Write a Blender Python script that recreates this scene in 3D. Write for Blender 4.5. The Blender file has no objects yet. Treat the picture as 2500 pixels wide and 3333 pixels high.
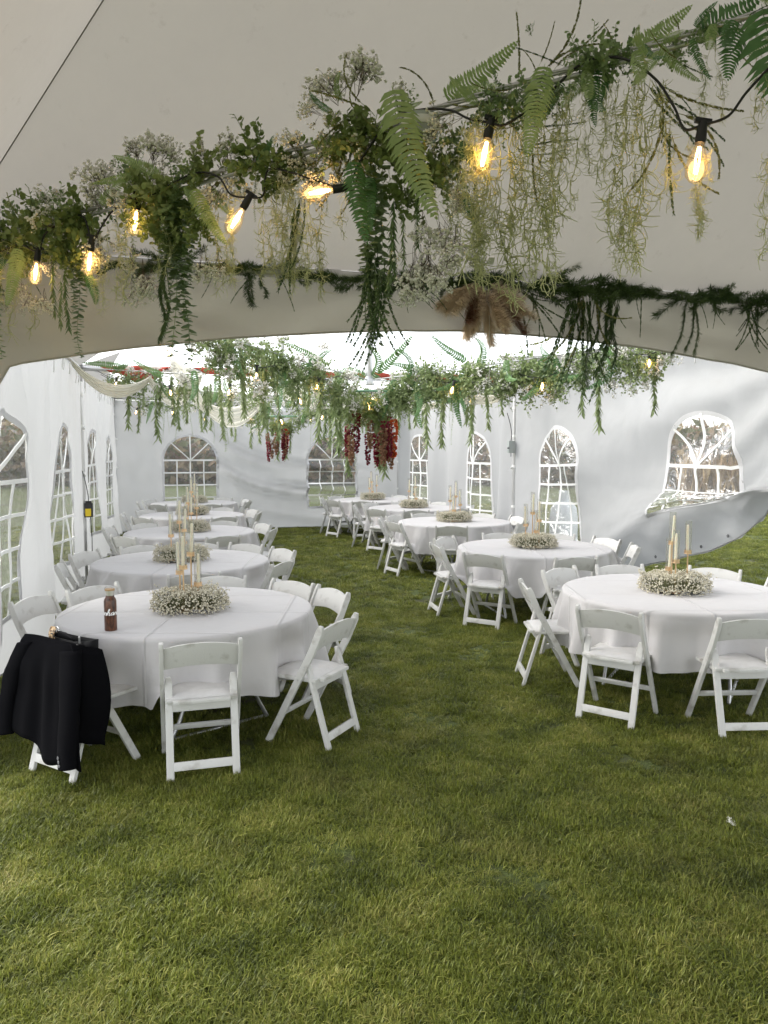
import bpy, bmesh, math, random
import numpy as np
from mathutils import Vector, Matrix, noise
from mathutils.geometry import delaunay_2d_cdt
R = math.radians
PI = math.pi
random.seed(7)
rng = np.random.default_rng(7)
scene = bpy.context.scene
COL = scene.collection

# ------------------------------------------------------------------ camera
cam_d = bpy.data.cameras.new('camera')
cam_d.sensor_fit = 'VERTICAL'
cam_d.sensor_height = 36
cam_d.sensor_width = 27
cam_d.lens = 27.03
cam_d.clip_start = 0.05
cam_d.clip_end = 600
cam = bpy.data.objects.new('camera', cam_d)
COL.objects.link(cam)
cam.location = (0, 0, 1.9)
cam.rotation_euler = (R(90 - 4.75), 0, 0)
scene.camera = cam

# ------------------------------------------------------------------ sky, sun, exposure
SUN_ELEV, SUN_AZ = 36, 282           # azimuth clockwise from +Y: to the left, a little ahead of the camera
world = bpy.data.worlds.new('World')
scene.world = world
world.use_nodes = True
wn, wl = world.node_tree.nodes, world.node_tree.links
wn.clear()
w_out = wn.new('ShaderNodeOutputWorld')
w_bg = wn.new('ShaderNodeBackground')
w_sky = wn.new('ShaderNodeTexSky')
w_sky.sky_type = 'NISHITA'
w_sky.sun_disc = False
w_sky.sun_elevation = R(SUN_ELEV)
w_sky.sun_rotation = R(SUN_AZ)
w_sky.air_density = 1.0
w_sky.dust_density = 1.2
w_sky.ozone_density = 1.0
w_hs = wn.new('ShaderNodeHueSaturation')
w_hs.inputs['Saturation'].default_value = 0.2   # a bright overcast: nearly white
w_bg.inputs['Strength'].default_value = 0.15
wl.new(w_sky.outputs[0], w_hs.inputs['Color'])
wl.new(w_hs.outputs[0], w_bg.inputs['Color'])
wl.new(w_bg.outputs[0], w_out.inputs['Surface'])

sun_d = bpy.data.lights.new('sun', 'SUN')
sun_d.energy = 0.9
sun_d.angle = R(55)
sun_d.color = (1.0, 0.96, 0.88)
sun = bpy.data.objects.new('sun', sun_d)
COL.objects.link(sun)
az = R(SUN_AZ)
to_sun = Vector((math.sin(az) * math.cos(R(SUN_ELEV)), math.cos(az) * math.cos(R(SUN_ELEV)), math.sin(R(SUN_ELEV))))
sun.rotation_euler = to_sun.to_track_quat('Z', 'Y').to_euler()
sun.location = to_sun * 40

scene.view_settings.view_transform = 'Standard'
scene.view_settings.look = 'None'
scene.view_settings.gamma = 1
scene.view_settings.use_curve_mapping = False
scene.view_settings.exposure = 1.88
scene.render.engine = 'CYCLES'
scene.cycles.max_bounces = 10
scene.cycles.diffuse_bounces = 5
scene.cycles.transparent_max_bounces = 24
scene.cycles.use_denoising = True

# ------------------------------------------------------------------ object helpers
def tag(o, label=None, cat=None, group=None, kind=None):
    if label: o['label'] = label
    if cat: o['category'] = cat
    if group: o['group'] = group
    if kind: o['kind'] = kind
    return o

def empty(name, loc=(0, 0, 0), rz=0, label=None, cat=None, group=None, parent=None):
    o = bpy.data.objects.new(name, None)
    COL.objects.link(o)
    o.empty_display_size = 0.05
    o.location = loc
    o.rotation_euler = (0, 0, rz)
    if parent: o.parent = parent
    return tag(o, label, cat, group)

def link(name, me, parent=None, loc=(0, 0, 0), rot=(0, 0, 0), scale=(1, 1, 1)):
    o = bpy.data.objects.new(name, me)
    COL.objects.link(o)
    if parent: o.parent = parent
    o.location = loc
    o.rotation_euler = rot
    o.scale = scale if hasattr(scale, '__len__') else (scale,) * 3
    return o

def kids(o):
    return [c for c in ALLKIDS.get(o.name, o.children)]
ALLKIDS = {}

def copy_tree(o, parent=None):
    c = o.copy()
    COL.objects.link(c)
    c.parent = parent
    for ch in list(o.children):
        copy_tree(ch, c)
    return c

class MB:
    """collects faces, builds one mesh"""
    def __init__(s):
        s.v = []; s.f = []; s.m = []
    def add(s, vs, fs, mi=0):
        b = len(s.v)
        s.v.extend([tuple(p) for p in vs])
        s.f.extend([tuple(i + b for i in f) for f in fs])
        s.m.extend([mi] * len(fs))
    def box(s, c, d, rot=None, mi=0):
        x, y, z = d[0] / 2, d[1] / 2, d[2] / 2
        vs = [Vector(p) for p in ((-x, -y, -z), (x, -y, -z), (x, y, -z), (-x, y, -z), (-x, -y, z), (x, -y, z), (x, y, z), (-x, y, z))]
        if rot is not None: vs = [rot @ p for p in vs]
        c = Vector(c)
        s.add([p + c for p in vs], [(0, 3, 2, 1), (4, 5, 6, 7), (0, 1, 5, 4), (1, 2, 6, 5), (2, 3, 7, 6), (3, 0, 4, 7)], mi)
    def tube(s, pts, r, n=6, cap=True, mi=0):
        pts = [Vector(p) for p in pts]
        rs = r if hasattr(r, '__len__') else [r] * len(pts)
        up = None
        vs, fs = [], []
        for i, p in enumerate(pts):
            t = (pts[min(i + 1, len(pts) - 1)] - pts[max(i - 1, 0)])
            if t.length < 1e-9: t = Vector((0, 0, 1))
            t.normalize()
            if up is None:
                up = t.orthogonal().normalized()
            else:
                up = up - t * up.dot(t)
                up = up.normalized() if up.length > 1e-6 else t.orthogonal().normalized()
            b = t.cross(up)
            for k in range(n):
                a = 2 * PI * k / n
                vs.append(p + (up * math.cos(a) + b * math.sin(a)) * rs[i])
        for i in range(len(pts) - 1):
            for k in range(n):
                k2 = (k + 1) % n
                fs.append((i * n + k, i * n + k2, (i + 1) * n + k2, (i + 1) * n + k))
        if cap:
            fs.append(tuple(range(n - 1, -1, -1)))
            fs.append(tuple(range((len(pts) - 1) * n, len(pts) * n)))
        s.add(vs, fs, mi)
    def lathe(s, prof, n=24, c=(0, 0, 0), mi=0):
        vs, fs = [], []
        for r, z in prof:
            for k in range(n):
                a = 2 * PI * k / n
                vs.append((c[0] + r * math.cos(a), c[1] + r * math.sin(a), c[2] + z))
        for i in range(len(prof) - 1):
            for k in range(n):
                k2 = (k + 1) % n
                fs.append((i * n + k, i * n + k2, (i + 1) * n + k2, (i + 1) * n + k))
        if prof[0][0] > 1e-5: fs.append(tuple(range(n - 1, -1, -1)))
        if prof[-1][0] > 1e-5: fs.append(tuple(range((len(prof) - 1) * n, len(prof) * n)))
        s.add(vs, fs, mi)
    def grid(s, P, mi=0, closed=False):
        """P[i][j] -> points"""
        n, m = len(P), len(P[0])
        vs = [p for row in P for p in row]
        fs = []
        for i in range(n - 1):
            for j in range(m - 1 if not closed else m):
                j2 = (j + 1) % m
                fs.append((i * m + j, i * m + j2, (i + 1) * m + j2, (i + 1) * m + j))
        s.add(vs, fs, mi)
    def leaf(s, base, d, side, L, W, bend=0.0, mi=0):
        """pointed leaf: base, two shoulders, tip"""
        base, d, side = Vector(base), Vector(d), Vector(side)
        nrm = d.cross(side)
        mid = base + d * (L * .45) + nrm * (bend * .3)
        tip = base + d * L - nrm * bend
        s.add([base, mid + side * (W / 2), tip, mid - side * (W / 2)], [(0, 1, 2, 3)], mi)
    def rleaf(s, base, d, side, L, W, mi=0):
        """round leaf"""
        base, d, side = Vector(base), Vector(d), Vector(side)
        n = d.cross(side) * (L * .12)
        s.add([base, base + d * (L * .28) + side * W * .42 + n, base + d * (L * .7) + side * W * .45 + n, base + d * L,
               base + d * (L * .7) - side * W * .45 + n, base + d * (L * .28) - side * W * .42 + n],
              [(0, 1, 2, 3), (0, 3, 4, 5)], mi)
    def mesh(s, name, mats, smooth=None, bevel=0, segs=2):
        me = bpy.data.meshes.new(name)
        me.from_pydata(s.v, [], s.f)
        for m in (mats if isinstance(mats, (list, tuple)) else [mats]):
            me.materials.append(m)
        if any(s.m): me.polygons.foreach_set('material_index', s.m)
        if bevel:
            bm = bmesh.new(); bm.from_mesh(me)
            bmesh.ops.bevel(bm, geom=[e for e in bm.edges if e.calc_face_angle(0) > 0.6], offset=bevel, segments=segs, affect='EDGES', profile=.6, clamp_overlap=True)
            bm.to_mesh(me); bm.free()
        if smooth is not None:
            me.shade_smooth()
            if smooth < 3: me.set_sharp_from_angle(angle=smooth)
        me.update()
        return me
    def build(s, name, mats, parent=None, loc=(0, 0, 0), rot=(0, 0, 0), smooth=None, bevel=0, **k):
        return link(name, s.mesh(name, mats, smooth, bevel), parent, loc, rot, **k)

def octa(mb, c, r, mi=0):
    x, y, z = c
    mb.add([(x + r, y, z), (x - r, y, z), (x, y + r, z), (x, y - r, z), (x, y, z + r), (x, y, z - r)],
           [(0, 2, 4), (2, 1, 4), (1, 3, 4), (3, 0, 4), (2, 0, 5), (1, 2, 5), (3, 1, 5), (0, 3, 5)], mi)

# ------------------------------------------------------------------ materials
def new_mat(name):
    m = bpy.data.materials.new(name)
    m.use_nodes = True
    nt = m.node_tree
    return m, nt, nt.nodes, nt.links, nt.nodes['Principled BSDF'], nt.nodes['Material Output']

def simple(name, col, rough=.5, metal=0, spec=.5, **kw):
    m, nt, N, L, p, out = new_mat(name)
    p.inputs['Base Color'].default_value = (*col, 1)
    p.inputs['Roughness'].default_value = rough
    p.inputs['Metallic'].default_value = metal
    p.inputs['Specular IOR Level'].default_value = spec
    for k, v in kw.items(): p.inputs[k].default_value = v
    return m

def varied(name, c1, c2, scale=8, rough=.5, bump=0, bscale=60, metal=0, spec=.4, detail=4, stretch=(1, 1, 1), lo=.35, hi=.65):
    """two colours mixed by noise plus a fine bump, in object space"""
    m, nt, N, L, p, out = new_mat(name)
    tc = N.new('ShaderNodeTexCoord'); mp = N.new('ShaderNodeMapping'); mp.inputs['Scale'].default_value = stretch
    L.new(tc.outputs['Object'], mp.inputs['Vector'])
    no = N.new('ShaderNodeTexNoise'); no.inputs['Scale'].default_value = scale; no.inputs['Detail'].default_value = detail
    L.new(mp.outputs[0], no.inputs['Vector'])
    cr = N.new('ShaderNodeValToRGB')
    cr.color_ramp.elements[0].position = lo; cr.color_ramp.elements[1].position = hi
    cr.color_ramp.elements[0].color = (*c1, 1); cr.color_ramp.elements[1].color = (*c2, 1)
    L.new(no.outputs[0], cr.inputs[0]); L.new(cr.outputs[0], p.inputs['Base Color'])
    p.inputs['Roughness'].default_value = rough; p.inputs['Metallic'].default_value = metal; p.inputs['Specular IOR Level'].default_value = spec
    if bump:
        n2 = N.new('ShaderNodeTexNoise'); n2.inputs['Scale'].default_value = bscale; n2.inputs['Detail'].default_value = 3
        L.new(mp.outputs[0], n2.inputs['Vector'])
        b = N.new('ShaderNodeBump'); b.inputs['Strength'].default_value = bump; b.inputs['Distance'].default_value = .01
        L.new(n2.outputs[0], b.inputs['Height']); L.new(b.outputs[0], p.inputs['Normal'])
    return m

def leafmat(name, c1, c2, rough=.5, trans=.3, spec=.35):
    """foliage: colour varies per copy and along the mesh, some light passes through"""
    m, nt, N, L, p, out = new_mat(name)
    oi = N.new('ShaderNodeObjectInfo')
    geo = N.new('ShaderNodeNewGeometry')
    no = N.new('ShaderNodeTexNoise'); no.inputs['Scale'].default_value = 25; no.inputs['Detail'].default_value = 2
    L.new(geo.outputs['Position'], no.inputs['Vector'])
    ad = N.new('ShaderNodeMath'); ad.operation = 'MULTIPLY_ADD'; ad.inputs[1].default_value = .55
    L.new(oi.outputs['Random'], ad.inputs[0])
    mm = N.new('ShaderNodeMath'); mm.operation = 'MULTIPLY_ADD'; mm.inputs[1].default_value = 1.1; mm.inputs[2].default_value = -.33
    L.new(no.outputs[0], mm.inputs[0]); L.new(mm.outputs[0], ad.inputs[2])
    cr = N.new('ShaderNodeValToRGB')
    cr.color_ramp.elements[0].color = (*c1, 1); cr.color_ramp.elements[1].color = (*c2, 1)
    L.new(ad.outputs[0], cr.inputs[0]); L.new(cr.outputs[0], p.inputs['Base Color'])
    p.inputs['Roughness'].default_value = rough; p.inputs['Specular IOR Level'].default_value = spec
    tr = N.new('ShaderNodeBsdfTranslucent'); L.new(cr.outputs[0], tr.inputs['Color'])
    mx = N.new('ShaderNodeMixShader'); mx.inputs[0].default_value = trans
    L.new(p.outputs[0], mx.inputs[1]); L.new(tr.outputs[0], mx.inputs[2]); L.new(mx.outputs[0], out.inputs['Surface'])
    return m

def fabric(name, col, trans=.25, rough=.55, bump=.15, spec=.3, tcol=None, mottle=.06, stain=0.0):
    """coated tent vinyl: light comes through it, faint mottling"""
    m, nt, N, L, p, out = new_mat(name)
    geo = N.new('ShaderNodeNewGeometry')
    no = N.new('ShaderNodeTexNoise'); no.inputs['Scale'].default_value = 1.7; no.inputs['Detail'].default_value = 6; no.inputs['Roughness'].default_value = .65
    L.new(geo.outputs['Position'], no.inputs['Vector'])
    cr = N.new('ShaderNodeValToRGB')
    cr.color_ramp.elements[0].position = .3; cr.color_ramp.elements[1].position = .7
    cr.color_ramp.elements[0].color = (*[c * (1 - mottle) for c in col], 1); cr.color_ramp.elements[1].color = (*col, 1)
    L.new(no.outputs[0], cr.inputs[0])
    csrc = cr.outputs[0]
    if stain:
        n3 = N.new('ShaderNodeTexNoise'); n3.inputs['Scale'].default_value = 5.5; n3.inputs['Detail'].default_value = 8; n3.inputs['Roughness'].default_value = .75
        L.new(geo.outputs['Position'], n3.inputs['Vector'])
        c3 = N.new('ShaderNodeValToRGB'); c3.color_ramp.elements[0].position = .6; c3.color_ramp.elements[1].position = .74
        c3.color_ramp.elements[0].color = (0, 0, 0, 1); c3.color_ramp.elements[1].color = (stain,) * 3 + (1,)
        L.new(n3.outputs[0], c3.inputs[0])
        mc = N.new('ShaderNodeMix'); mc.data_type = 'RGBA'
        L.new(c3.outputs[0], mc.inputs[0]); L.new(csrc, mc.inputs[6]); mc.inputs[7].default_value = (col[0] * .55, col[1] * .5, col[2] * .42, 1)
        csrc = mc.outputs[2]
    L.new(csrc, p.inputs['Base Color'])
    p.inputs['Roughness'].default_value = rough; p.inputs['Specular IOR Level'].default_value = spec
    n2 = N.new('ShaderNodeTexNoise'); n2.inputs['Scale'].default_value = 6; n2.inputs['Detail'].default_value = 5
    L.new(geo.outputs['Position'], n2.inputs['Vector'])
    b = N.new('ShaderNodeBump'); b.inputs['Strength'].default_value = bump; b.inputs['Distance'].default_value = .03
    L.new(n2.outputs[0], b.inputs['Height']); L.new(b.outputs[0], p.inputs['Normal'])
    tr = N.new('ShaderNodeBsdfTranslucent'); tr.inputs['Color'].default_value = (*(tcol or col), 1)
    mx = N.new('ShaderNodeMixShader'); mx.inputs[0].default_value = trans
    L.new(p.outputs[0], mx.inputs[1]); L.new(tr.outputs[0], mx.inputs[2]); L.new(mx.outputs[0], out.inputs['Surface'])
    return m

def clear_mat(name, tint, gloss=.1, haze=.1, rough=.08, bump=.3, bscale=9, graze=.45):
    """thin clear sheet: see-through, with sheen and a little milkiness"""
    m, nt, N, L, p, out = new_mat(name)
    N.remove(p)
    tr = N.new('ShaderNodeBsdfTransparent'); tr.inputs['Color'].default_value = (*tint, 1)
    gl = N.new('ShaderNodeBsdfGlossy'); gl.inputs['Roughness'].default_value = rough
    df = N.new('ShaderNodeBsdfDiffuse'); df.inputs['Color'].default_value = (.8, .8, .78, 1)
    if bump:
        geo = N.new('ShaderNodeNewGeometry')
        n2 = N.new('ShaderNodeTexNoise'); n2.inputs['Scale'].default_value = bscale; n2.inputs['Detail'].default_value = 2; n2.inputs['Distortion'].default_value = 1.2
        L.new(geo.outputs['Position'], n2.inputs['Vector'])
        b = N.new('ShaderNodeBump'); b.inputs['Strength'].default_value = bump; b.inputs['Distance'].default_value = .05
        L.new(n2.outputs[0], b.inputs['Height']); L.new(b.outputs[0], gl.inputs['Normal'])
    m1 = N.new('ShaderNodeMixShader'); m1.inputs[0].default_value = haze
    L.new(tr.outputs[0], m1.inputs[1]); L.new(df.outputs[0], m1.inputs[2])
    lw = N.new('ShaderNodeLayerWeight'); lw.inputs['Blend'].default_value = .3
    ma = N.new('ShaderNodeMath'); ma.operation = 'MULTIPLY_ADD'; ma.inputs[1].default_value = graze; ma.inputs[2].default_value = gloss
    L.new(lw.outputs['Facing'], ma.inputs[0])
    m2 = N.new('ShaderNodeMixShader')
    L.new(ma.outputs[0], m2.inputs[0]); L.new(m1.outputs[0], m2.inputs[1]); L.new(gl.outputs[0], m2.inputs[2])
    L.new(m2.outputs[0], out.inputs['Surface'])
    return m

def emit(name, col, s):
    m, nt, N, L, p, out = new_mat(name)
    p.inputs['Base Color'].default_value = (*col, 1)
    p.inputs['Emission Color'].default_value = (*col, 1)
    p.inputs['Emission Strength'].default_value = s
    return m

M = {}
M['canopy'] = fabric('tent_vinyl_grey', (.58, .545, .505), trans=.19, tcol=(.50, .465, .43), mottle=.1, bump=.2, stain=.55)
M['valance'] = fabric('valance_vinyl', (.58, .55, .50), trans=.18, tcol=(.48, .45, .40), bump=.2, stain=.2)
M['wall'] = fabric('sidewall_vinyl', (.44, .44, .442), trans=.36, tcol=(.46, .465, .47), bump=.2, mottle=.03)
M['trim'] = simple('window_bar_white', (.85, .85, .84), .45)
M['seam'] = fabric('seam_vinyl', (.7, .7, .71), trans=.2, bump=.1)
M['pane'] = clear_mat('clear_vinyl', (.86, .86, .84), gloss=.07, haze=.12, rough=.07, bump=.9, bscale=6)
M['alu'] = varied('aluminium', (.52, .52, .52), (.66, .66, .66), 6, .38, .08, 80, metal=.85, stretch=(1, 1, .2))
M['strap'] = simple('strap_white', (.78, .78, .76), .7)
M['chair'] = varied('resin_white', (.36, .345, .315), (.56, .555, .535), 9, .42, .12, 120, lo=.30, hi=.46, detail=8)
M['pad'] = varied('vinyl_pad', (.5, .49, .475), (.58, .57, .56), 9, .4, .06, 90, lo=.3, hi=.55)
M['steel'] = simple('steel', (.5, .5, .5), .35, .9)
M['dark'] = simple('black_rubber', (.015, .015, .015), .5)
M['gold'] = simple('brass', (.78, .55, .34), .28, 1.0)
M['glass'] = clear_mat('thin_glass', (.97, .97, .96), gloss=.04, haze=.03, rough=.02, bump=0)
M['wax'] = simple('ivory_wax', (.88, .82, .66), .5, **{'Subsurface Weight': .15})
M['wick'] = simple('wick', (.06, .05, .04), .9)
M['cloth'] = None
M['board'] = simple('plywood', (.35, .25, .15), .6)

def tablecloth_mat():
    m, nt, N, L, p, out = new_mat('white_polyester')
    p.inputs['Base Color'].default_value = (.51, .495, .495, 1)
    p.inputs['Roughness'].default_value = .75
    p.inputs['Sheen Weight'].default_value = .2
    tc = N.new('ShaderNodeTexCoord')
    sp = N.new('ShaderNodeSeparateXYZ'); L.new(tc.outputs['Object'], sp.inputs[0])
    def crease(sock, off, period):
        a = N.new('ShaderNodeMath'); a.operation = 'ADD'; a.inputs[1].default_value = off; L.new(sock, a.inputs[0])
        pp = N.new('ShaderNodeMath'); pp.operation = 'PINGPONG'; pp.inputs[1].default_value = period; L.new(a.outputs[0], pp.inputs[0])
        q = N.new('ShaderNodeMapRange'); q.inputs['From Min'].default_value = 0; q.inputs['From Max'].default_value = .018
        q.inputs['To Min'].default_value = 1; q.inputs['To Max'].default_value = 0; q.interpolation_type = 'SMOOTHSTEP'
        L.new(pp.outputs[0], q.inputs[0]); return q.outputs[0]
    a = crease(sp.outputs[0], 0.05, .38); b = crease(sp.outputs[1], .12, .31)
    ad = N.new('ShaderNodeMath'); ad.operation = 'ADD'; L.new(a, ad.inputs[0]); L.new(b, ad.inputs[1])
    no = N.new('ShaderNodeTexNoise'); no.inputs['Scale'].default_value = 4; no.inputs['Detail'].default_value = 4; L.new(tc.outputs['Object'], no.inputs['Vector'])
    a2 = N.new('ShaderNodeMath'); a2.operation = 'MULTIPLY_ADD'; a2.inputs[1].default_value = 2.2; L.new(no.outputs[0], a2.inputs[0]); L.new(ad.outputs[0], a2.inputs[2])
    bp = N.new('ShaderNodeBump'); bp.inputs['Strength'].default_value = .6; bp.inputs['Distance'].default_value = .012
    L.new(a2.outputs[0], bp.inputs['Height']); L.new(bp.outputs[0], p.inputs['Normal'])
    tr = N.new('ShaderNodeBsdfTranslucent'); tr.inputs['Color'].default_value = (.6, .6, .6, 1)
    mx = N.new('ShaderNodeMixShader'); mx.inputs[0].default_value = .04
    L.new(p.outputs[0], mx.inputs[1]); L.new(tr.outputs[0], mx.inputs[2]); L.new(mx.outputs[0], out.inputs['Surface'])
    return m
M['cloth'] = tablecloth_mat()

# ------------------------------------------------------------------ the ground
def ground_mat():
    m, nt, N, L, p, out = new_mat('lawn_soil')
    geo = N.new('ShaderNodeNewGeometry')
    no = N.new('ShaderNodeTexNoise'); no.inputs['Scale'].default_value = 1.3; no.inputs['Detail'].default_value = 8; no.inputs['Roughness'].default_value = .7
    L.new(geo.outputs['Position'], no.inputs['Vector'])
    cr = N.new('ShaderNodeValToRGB')
    e = cr.color_ramp.elements
    e[0].position = .34; e[0].color = (.055, .045, .022, 1); e[1].position = .5; e[1].color = (.06, .08, .014, 1)
    k = e.new(.7); k.color = (.085, .115, .02, 1)
    L.new(no.outputs[0], cr.inputs[0]); L.new(cr.outputs[0], p.inputs['Base Color'])
    p.inputs['Roughness'].default_value = .9
    n2 = N.new('ShaderNodeTexNoise'); n2.inputs['Scale'].default_value = 40; n2.inputs['Detail'].default_value = 6
    L.new(geo.outputs['Position'], n2.inputs['Vector'])
    b = N.new('ShaderNodeBump'); b.inputs['Strength'].default_value = .8; b.inputs['Distance'].default_value = .03
    L.new(n2.outputs[0], b.inputs['Height']); L.new(b.outputs[0], p.inputs['Normal'])
    return m
g = MB()
g.grid([[(-260 + 20 * j, -120 + 20 * i, 0) for j in range(27)] for i in range(27)])
tag(g.build('lawn', ground_mat()), 'wide green lawn under and around the tents', 'lawn', kind='structure')

def grass_mat():
    m, nt, N, L, p, out = new_mat('grass_blades')
    geo = N.new('ShaderNodeNewGeometry'); oi = N.new('ShaderNodeObjectInfo')
    at = N.new('ShaderNodeAttribute'); at.attribute_name = 'shade'
    big = N.new('ShaderNodeTexNoise'); big.inputs['Scale'].default_value = 1.6; big.inputs['Detail'].default_value = 5; big.inputs['Roughness'].default_value = .65
    L.new(geo.outputs['Position'], big.inputs['Vector'])
    s1 = N.new('ShaderNodeMath'); s1.operation = 'MULTIPLY_ADD'; s1.inputs[1].default_value = .55; L.new(at.outputs['Fac'], s1.inputs[0])
    s2 = N.new('ShaderNodeMath'); s2.operation = 'MULTIPLY_ADD'; s2.inputs[1].default_value = .2; s2.inputs[2].default_value = -.02
    L.new(oi.outputs['Random'], s2.inputs[0]); L.new(s2.outputs[0], s1.inputs[2])
    cr = N.new('ShaderNodeValToRGB')
    e = cr.color_ramp.elements
    e[0].position = 0; e[0].color = (.04, .058, .009, 1); e[1].position = .45; e[1].color = (.20, .235, .034, 1)
    k = e.new(.78); k.color = (.42, .40, .11, 1)
    k = e.new(.97); k.color = (.52, .45, .20, 1)
    pn = N.new('ShaderNodeTexNoise'); pn.inputs['Scale'].default_value = 2.6; pn.inputs['Detail'].default_value = 4; L.new(geo.outputs['Position'], pn.inputs['Vector'])
    s3 = N.new('ShaderNodeMath'); s3.operation = 'MULTIPLY_ADD'; s3.inputs[1].default_value = 1.0; s3.inputs[2].default_value = -.46; L.new(pn.outputs[0], s3.inputs[0])
    s4 = N.new('ShaderNodeMath'); s4.operation = 'ADD'; L.new(s1.outputs[0], s4.inputs[0]); L.new(s3.outputs[0], s4.inputs[1])
    L.new(s4.outputs[0], cr.inputs[0])
    st = N.new('ShaderNodeValToRGB'); st.color_ramp.elements[0].position = .5; st.color_ramp.elements[1].position = .72
    st.color_ramp.elements[0].color = (0, 0, 0, 1); st.color_ramp.elements[1].color = (.5, .5, .5, 1)
    L.new(big.outputs[0], st.inputs[0])
    ml = N.new('ShaderNodeMath'); ml.operation = 'MULTIPLY'; L.new(st.outputs[0], ml.inputs[0]); L.new(at.outputs['Fac'], ml.inputs[1])
    mc = N.new('ShaderNodeMix'); mc.data_type = 'RGBA'
    L.new(ml.outputs[0], mc.inputs[0]); L.new(cr.outputs[0], mc.inputs[6]); mc.inputs[7].default_value = (.26, .20, .1, 1)
    L.new(mc.outputs[2], p.inputs['Base Color'])
    p.inputs['Roughness'].default_value = .45; p.inputs['Specular IOR Level'].default_value = .35
    tr = N.new('ShaderNodeBsdfTranslucent'); L.new(mc.outputs[2], tr.inputs['Color'])
    mx = N.new('ShaderNodeMixShader'); mx.inputs[0].default_value = .4
    L.new(p.outputs[0], mx.inputs[1]); L.new(tr.outputs[0], mx.inputs[2]); L.new(mx.outputs[0], out.inputs['Surface'])
    return m
M['grass'] = grass_mat()

def grass_clump(seed, n, rad, lmin, lmax, lean):
    r = np.random.default_rng(seed)
    V, F, S = [], [], []
    comb = r.uniform(0, 2 * PI)
    for i in range(n):
        a = r.uniform(0, 2 * PI); d = rad * math.sqrt(r.uniform())
        bx, by = d * math.cos(a), d * math.sin(a)
        h = comb + r.normal(0, 1.7)
        le = min(max(r.normal(lean, .28), .1), 1.5)
        L = r.uniform(lmin, lmax); w = r.uniform(.0026, .0056)
        long_ = r.uniform() < .10
        if long_: L *= 1.5; le = 1.35; h = r.uniform(0, 2 * PI)
        dx, dy = math.cos(h), math.sin(h)
        sx, sy = -dy * w, dx * w
        p = [np.array((bx, by, -.004))]
        th = le * .55
        for k in range(3):
            q = p[-1] + (L / 3) * np.array((dx * math.sin(th), dy * math.sin(th), math.cos(th)))
            q[2] = max(q[2], .006)
            p.append(q); th += le * .42
        b = len(V)
        for k, q in enumerate(p[:3]):
            s = (1, .9, .6)[k]
            V += [(q[0] - sx * s, q[1] - sy * s, q[2]), (q[0] + sx * s, q[1] + sy * s, q[2])]
        V.append(tuple(p[3]))
        F += [(b, b + 1, b + 3, b + 2), (b + 2, b + 3, b + 5, b + 4), (b + 4, b + 5, b + 6)]
        sh = min(max(r.beta(2, 2.6) + (.35 if long_ else 0), 0), 1)
        S += [sh * .85, sh * .85, sh, sh, sh, sh, sh]
    me = bpy.data.meshes.new('grass_clump')
    me.from_pydata(V, [], F)
    at = me.attributes.new('shade', 'FLOAT', 'POINT'); at.data.foreach_set('value', S)
    me.materials.append(M['grass']); me.shade_smooth()
    return bpy.data.objects.new('grass_clump', me)

clump_col = bpy.data.collections.new('grass_clumps')
for k in range(7):
    clump_col.objects.link(grass_clump(100 + k, 46, .085, .04, .10, (.55, 1.0, 1.3, 1.15, .75, 1.4, .9)[k]))

def scatter(name, pts, scl, label):
    me = bpy.data.meshes.new(name)
    me.from_pydata([tuple(p) for p in pts], [], [])
    a = me.attributes.new('scl', 'FLOAT', 'POINT'); a.data.foreach_set('value', scl)
    a = me.attributes.new('rot', 'FLOAT', 'POINT'); a.data.foreach_set('value', rng.uniform(0, 6.283, len(pts)))
    a = me.attributes.new('idx', 'INT', 'POINT'); a.data.foreach_set('value', rng.integers(0, 7, len(pts)).astype(np.int32))
    o = link(name, me)
    ng = bpy.data.node_groups.new(name, 'GeometryNodeTree')
    ng.interface.new_socket('Geometry', in_out='INPUT', socket_type='NodeSocketGeometry')
    ng.interface.new_socket('Geometry', in_out='OUTPUT', socket_type='NodeSocketGeometry')
    N, L = ng.nodes, ng.links
    gi, go = N.new('NodeGroupInput'), N.new('NodeGroupOutput')
    ip = N.new('GeometryNodeInstanceOnPoints'); ci = N.new('GeometryNodeCollectionInfo')
    ci.inputs['Collection'].default_value = clump_col; ci.inputs['Separate Children'].default_value = True; ci.inputs['Reset Children'].default_value = True
    def named(nm, t):
        n = N.new('GeometryNodeInputNamedAttribute'); n.data_type = t; n.inputs['Name'].default_value = nm; return n
    ns, nr, ni = named('scl', 'FLOAT'), named('rot', 'FLOAT'), named('idx', 'INT')
    cx = N.new('ShaderNodeCombineXYZ'); L.new(nr.outputs['Attribute'], cx.inputs['Z'])
    L.new(gi.outputs[0], ip.inputs['Points']); L.new(ci.outputs[0], ip.inputs['Instance'])
    ip.inputs['Pick Instance'].default_value = True
    L.new(ni.outputs['Attribute'], ip.inputs['Instance Index'])
    L.new(cx.outputs[0], ip.inputs['Rotation']); L.new(ns.outputs['Attribute'], ip.inputs['Scale'])
    L.new(ip.outputs[0], go.inputs[0])
    md = o.modifiers.new('grass', 'NODES'); md.node_group = ng
    return tag(o, label, 'grass', kind='stuff')

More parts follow.
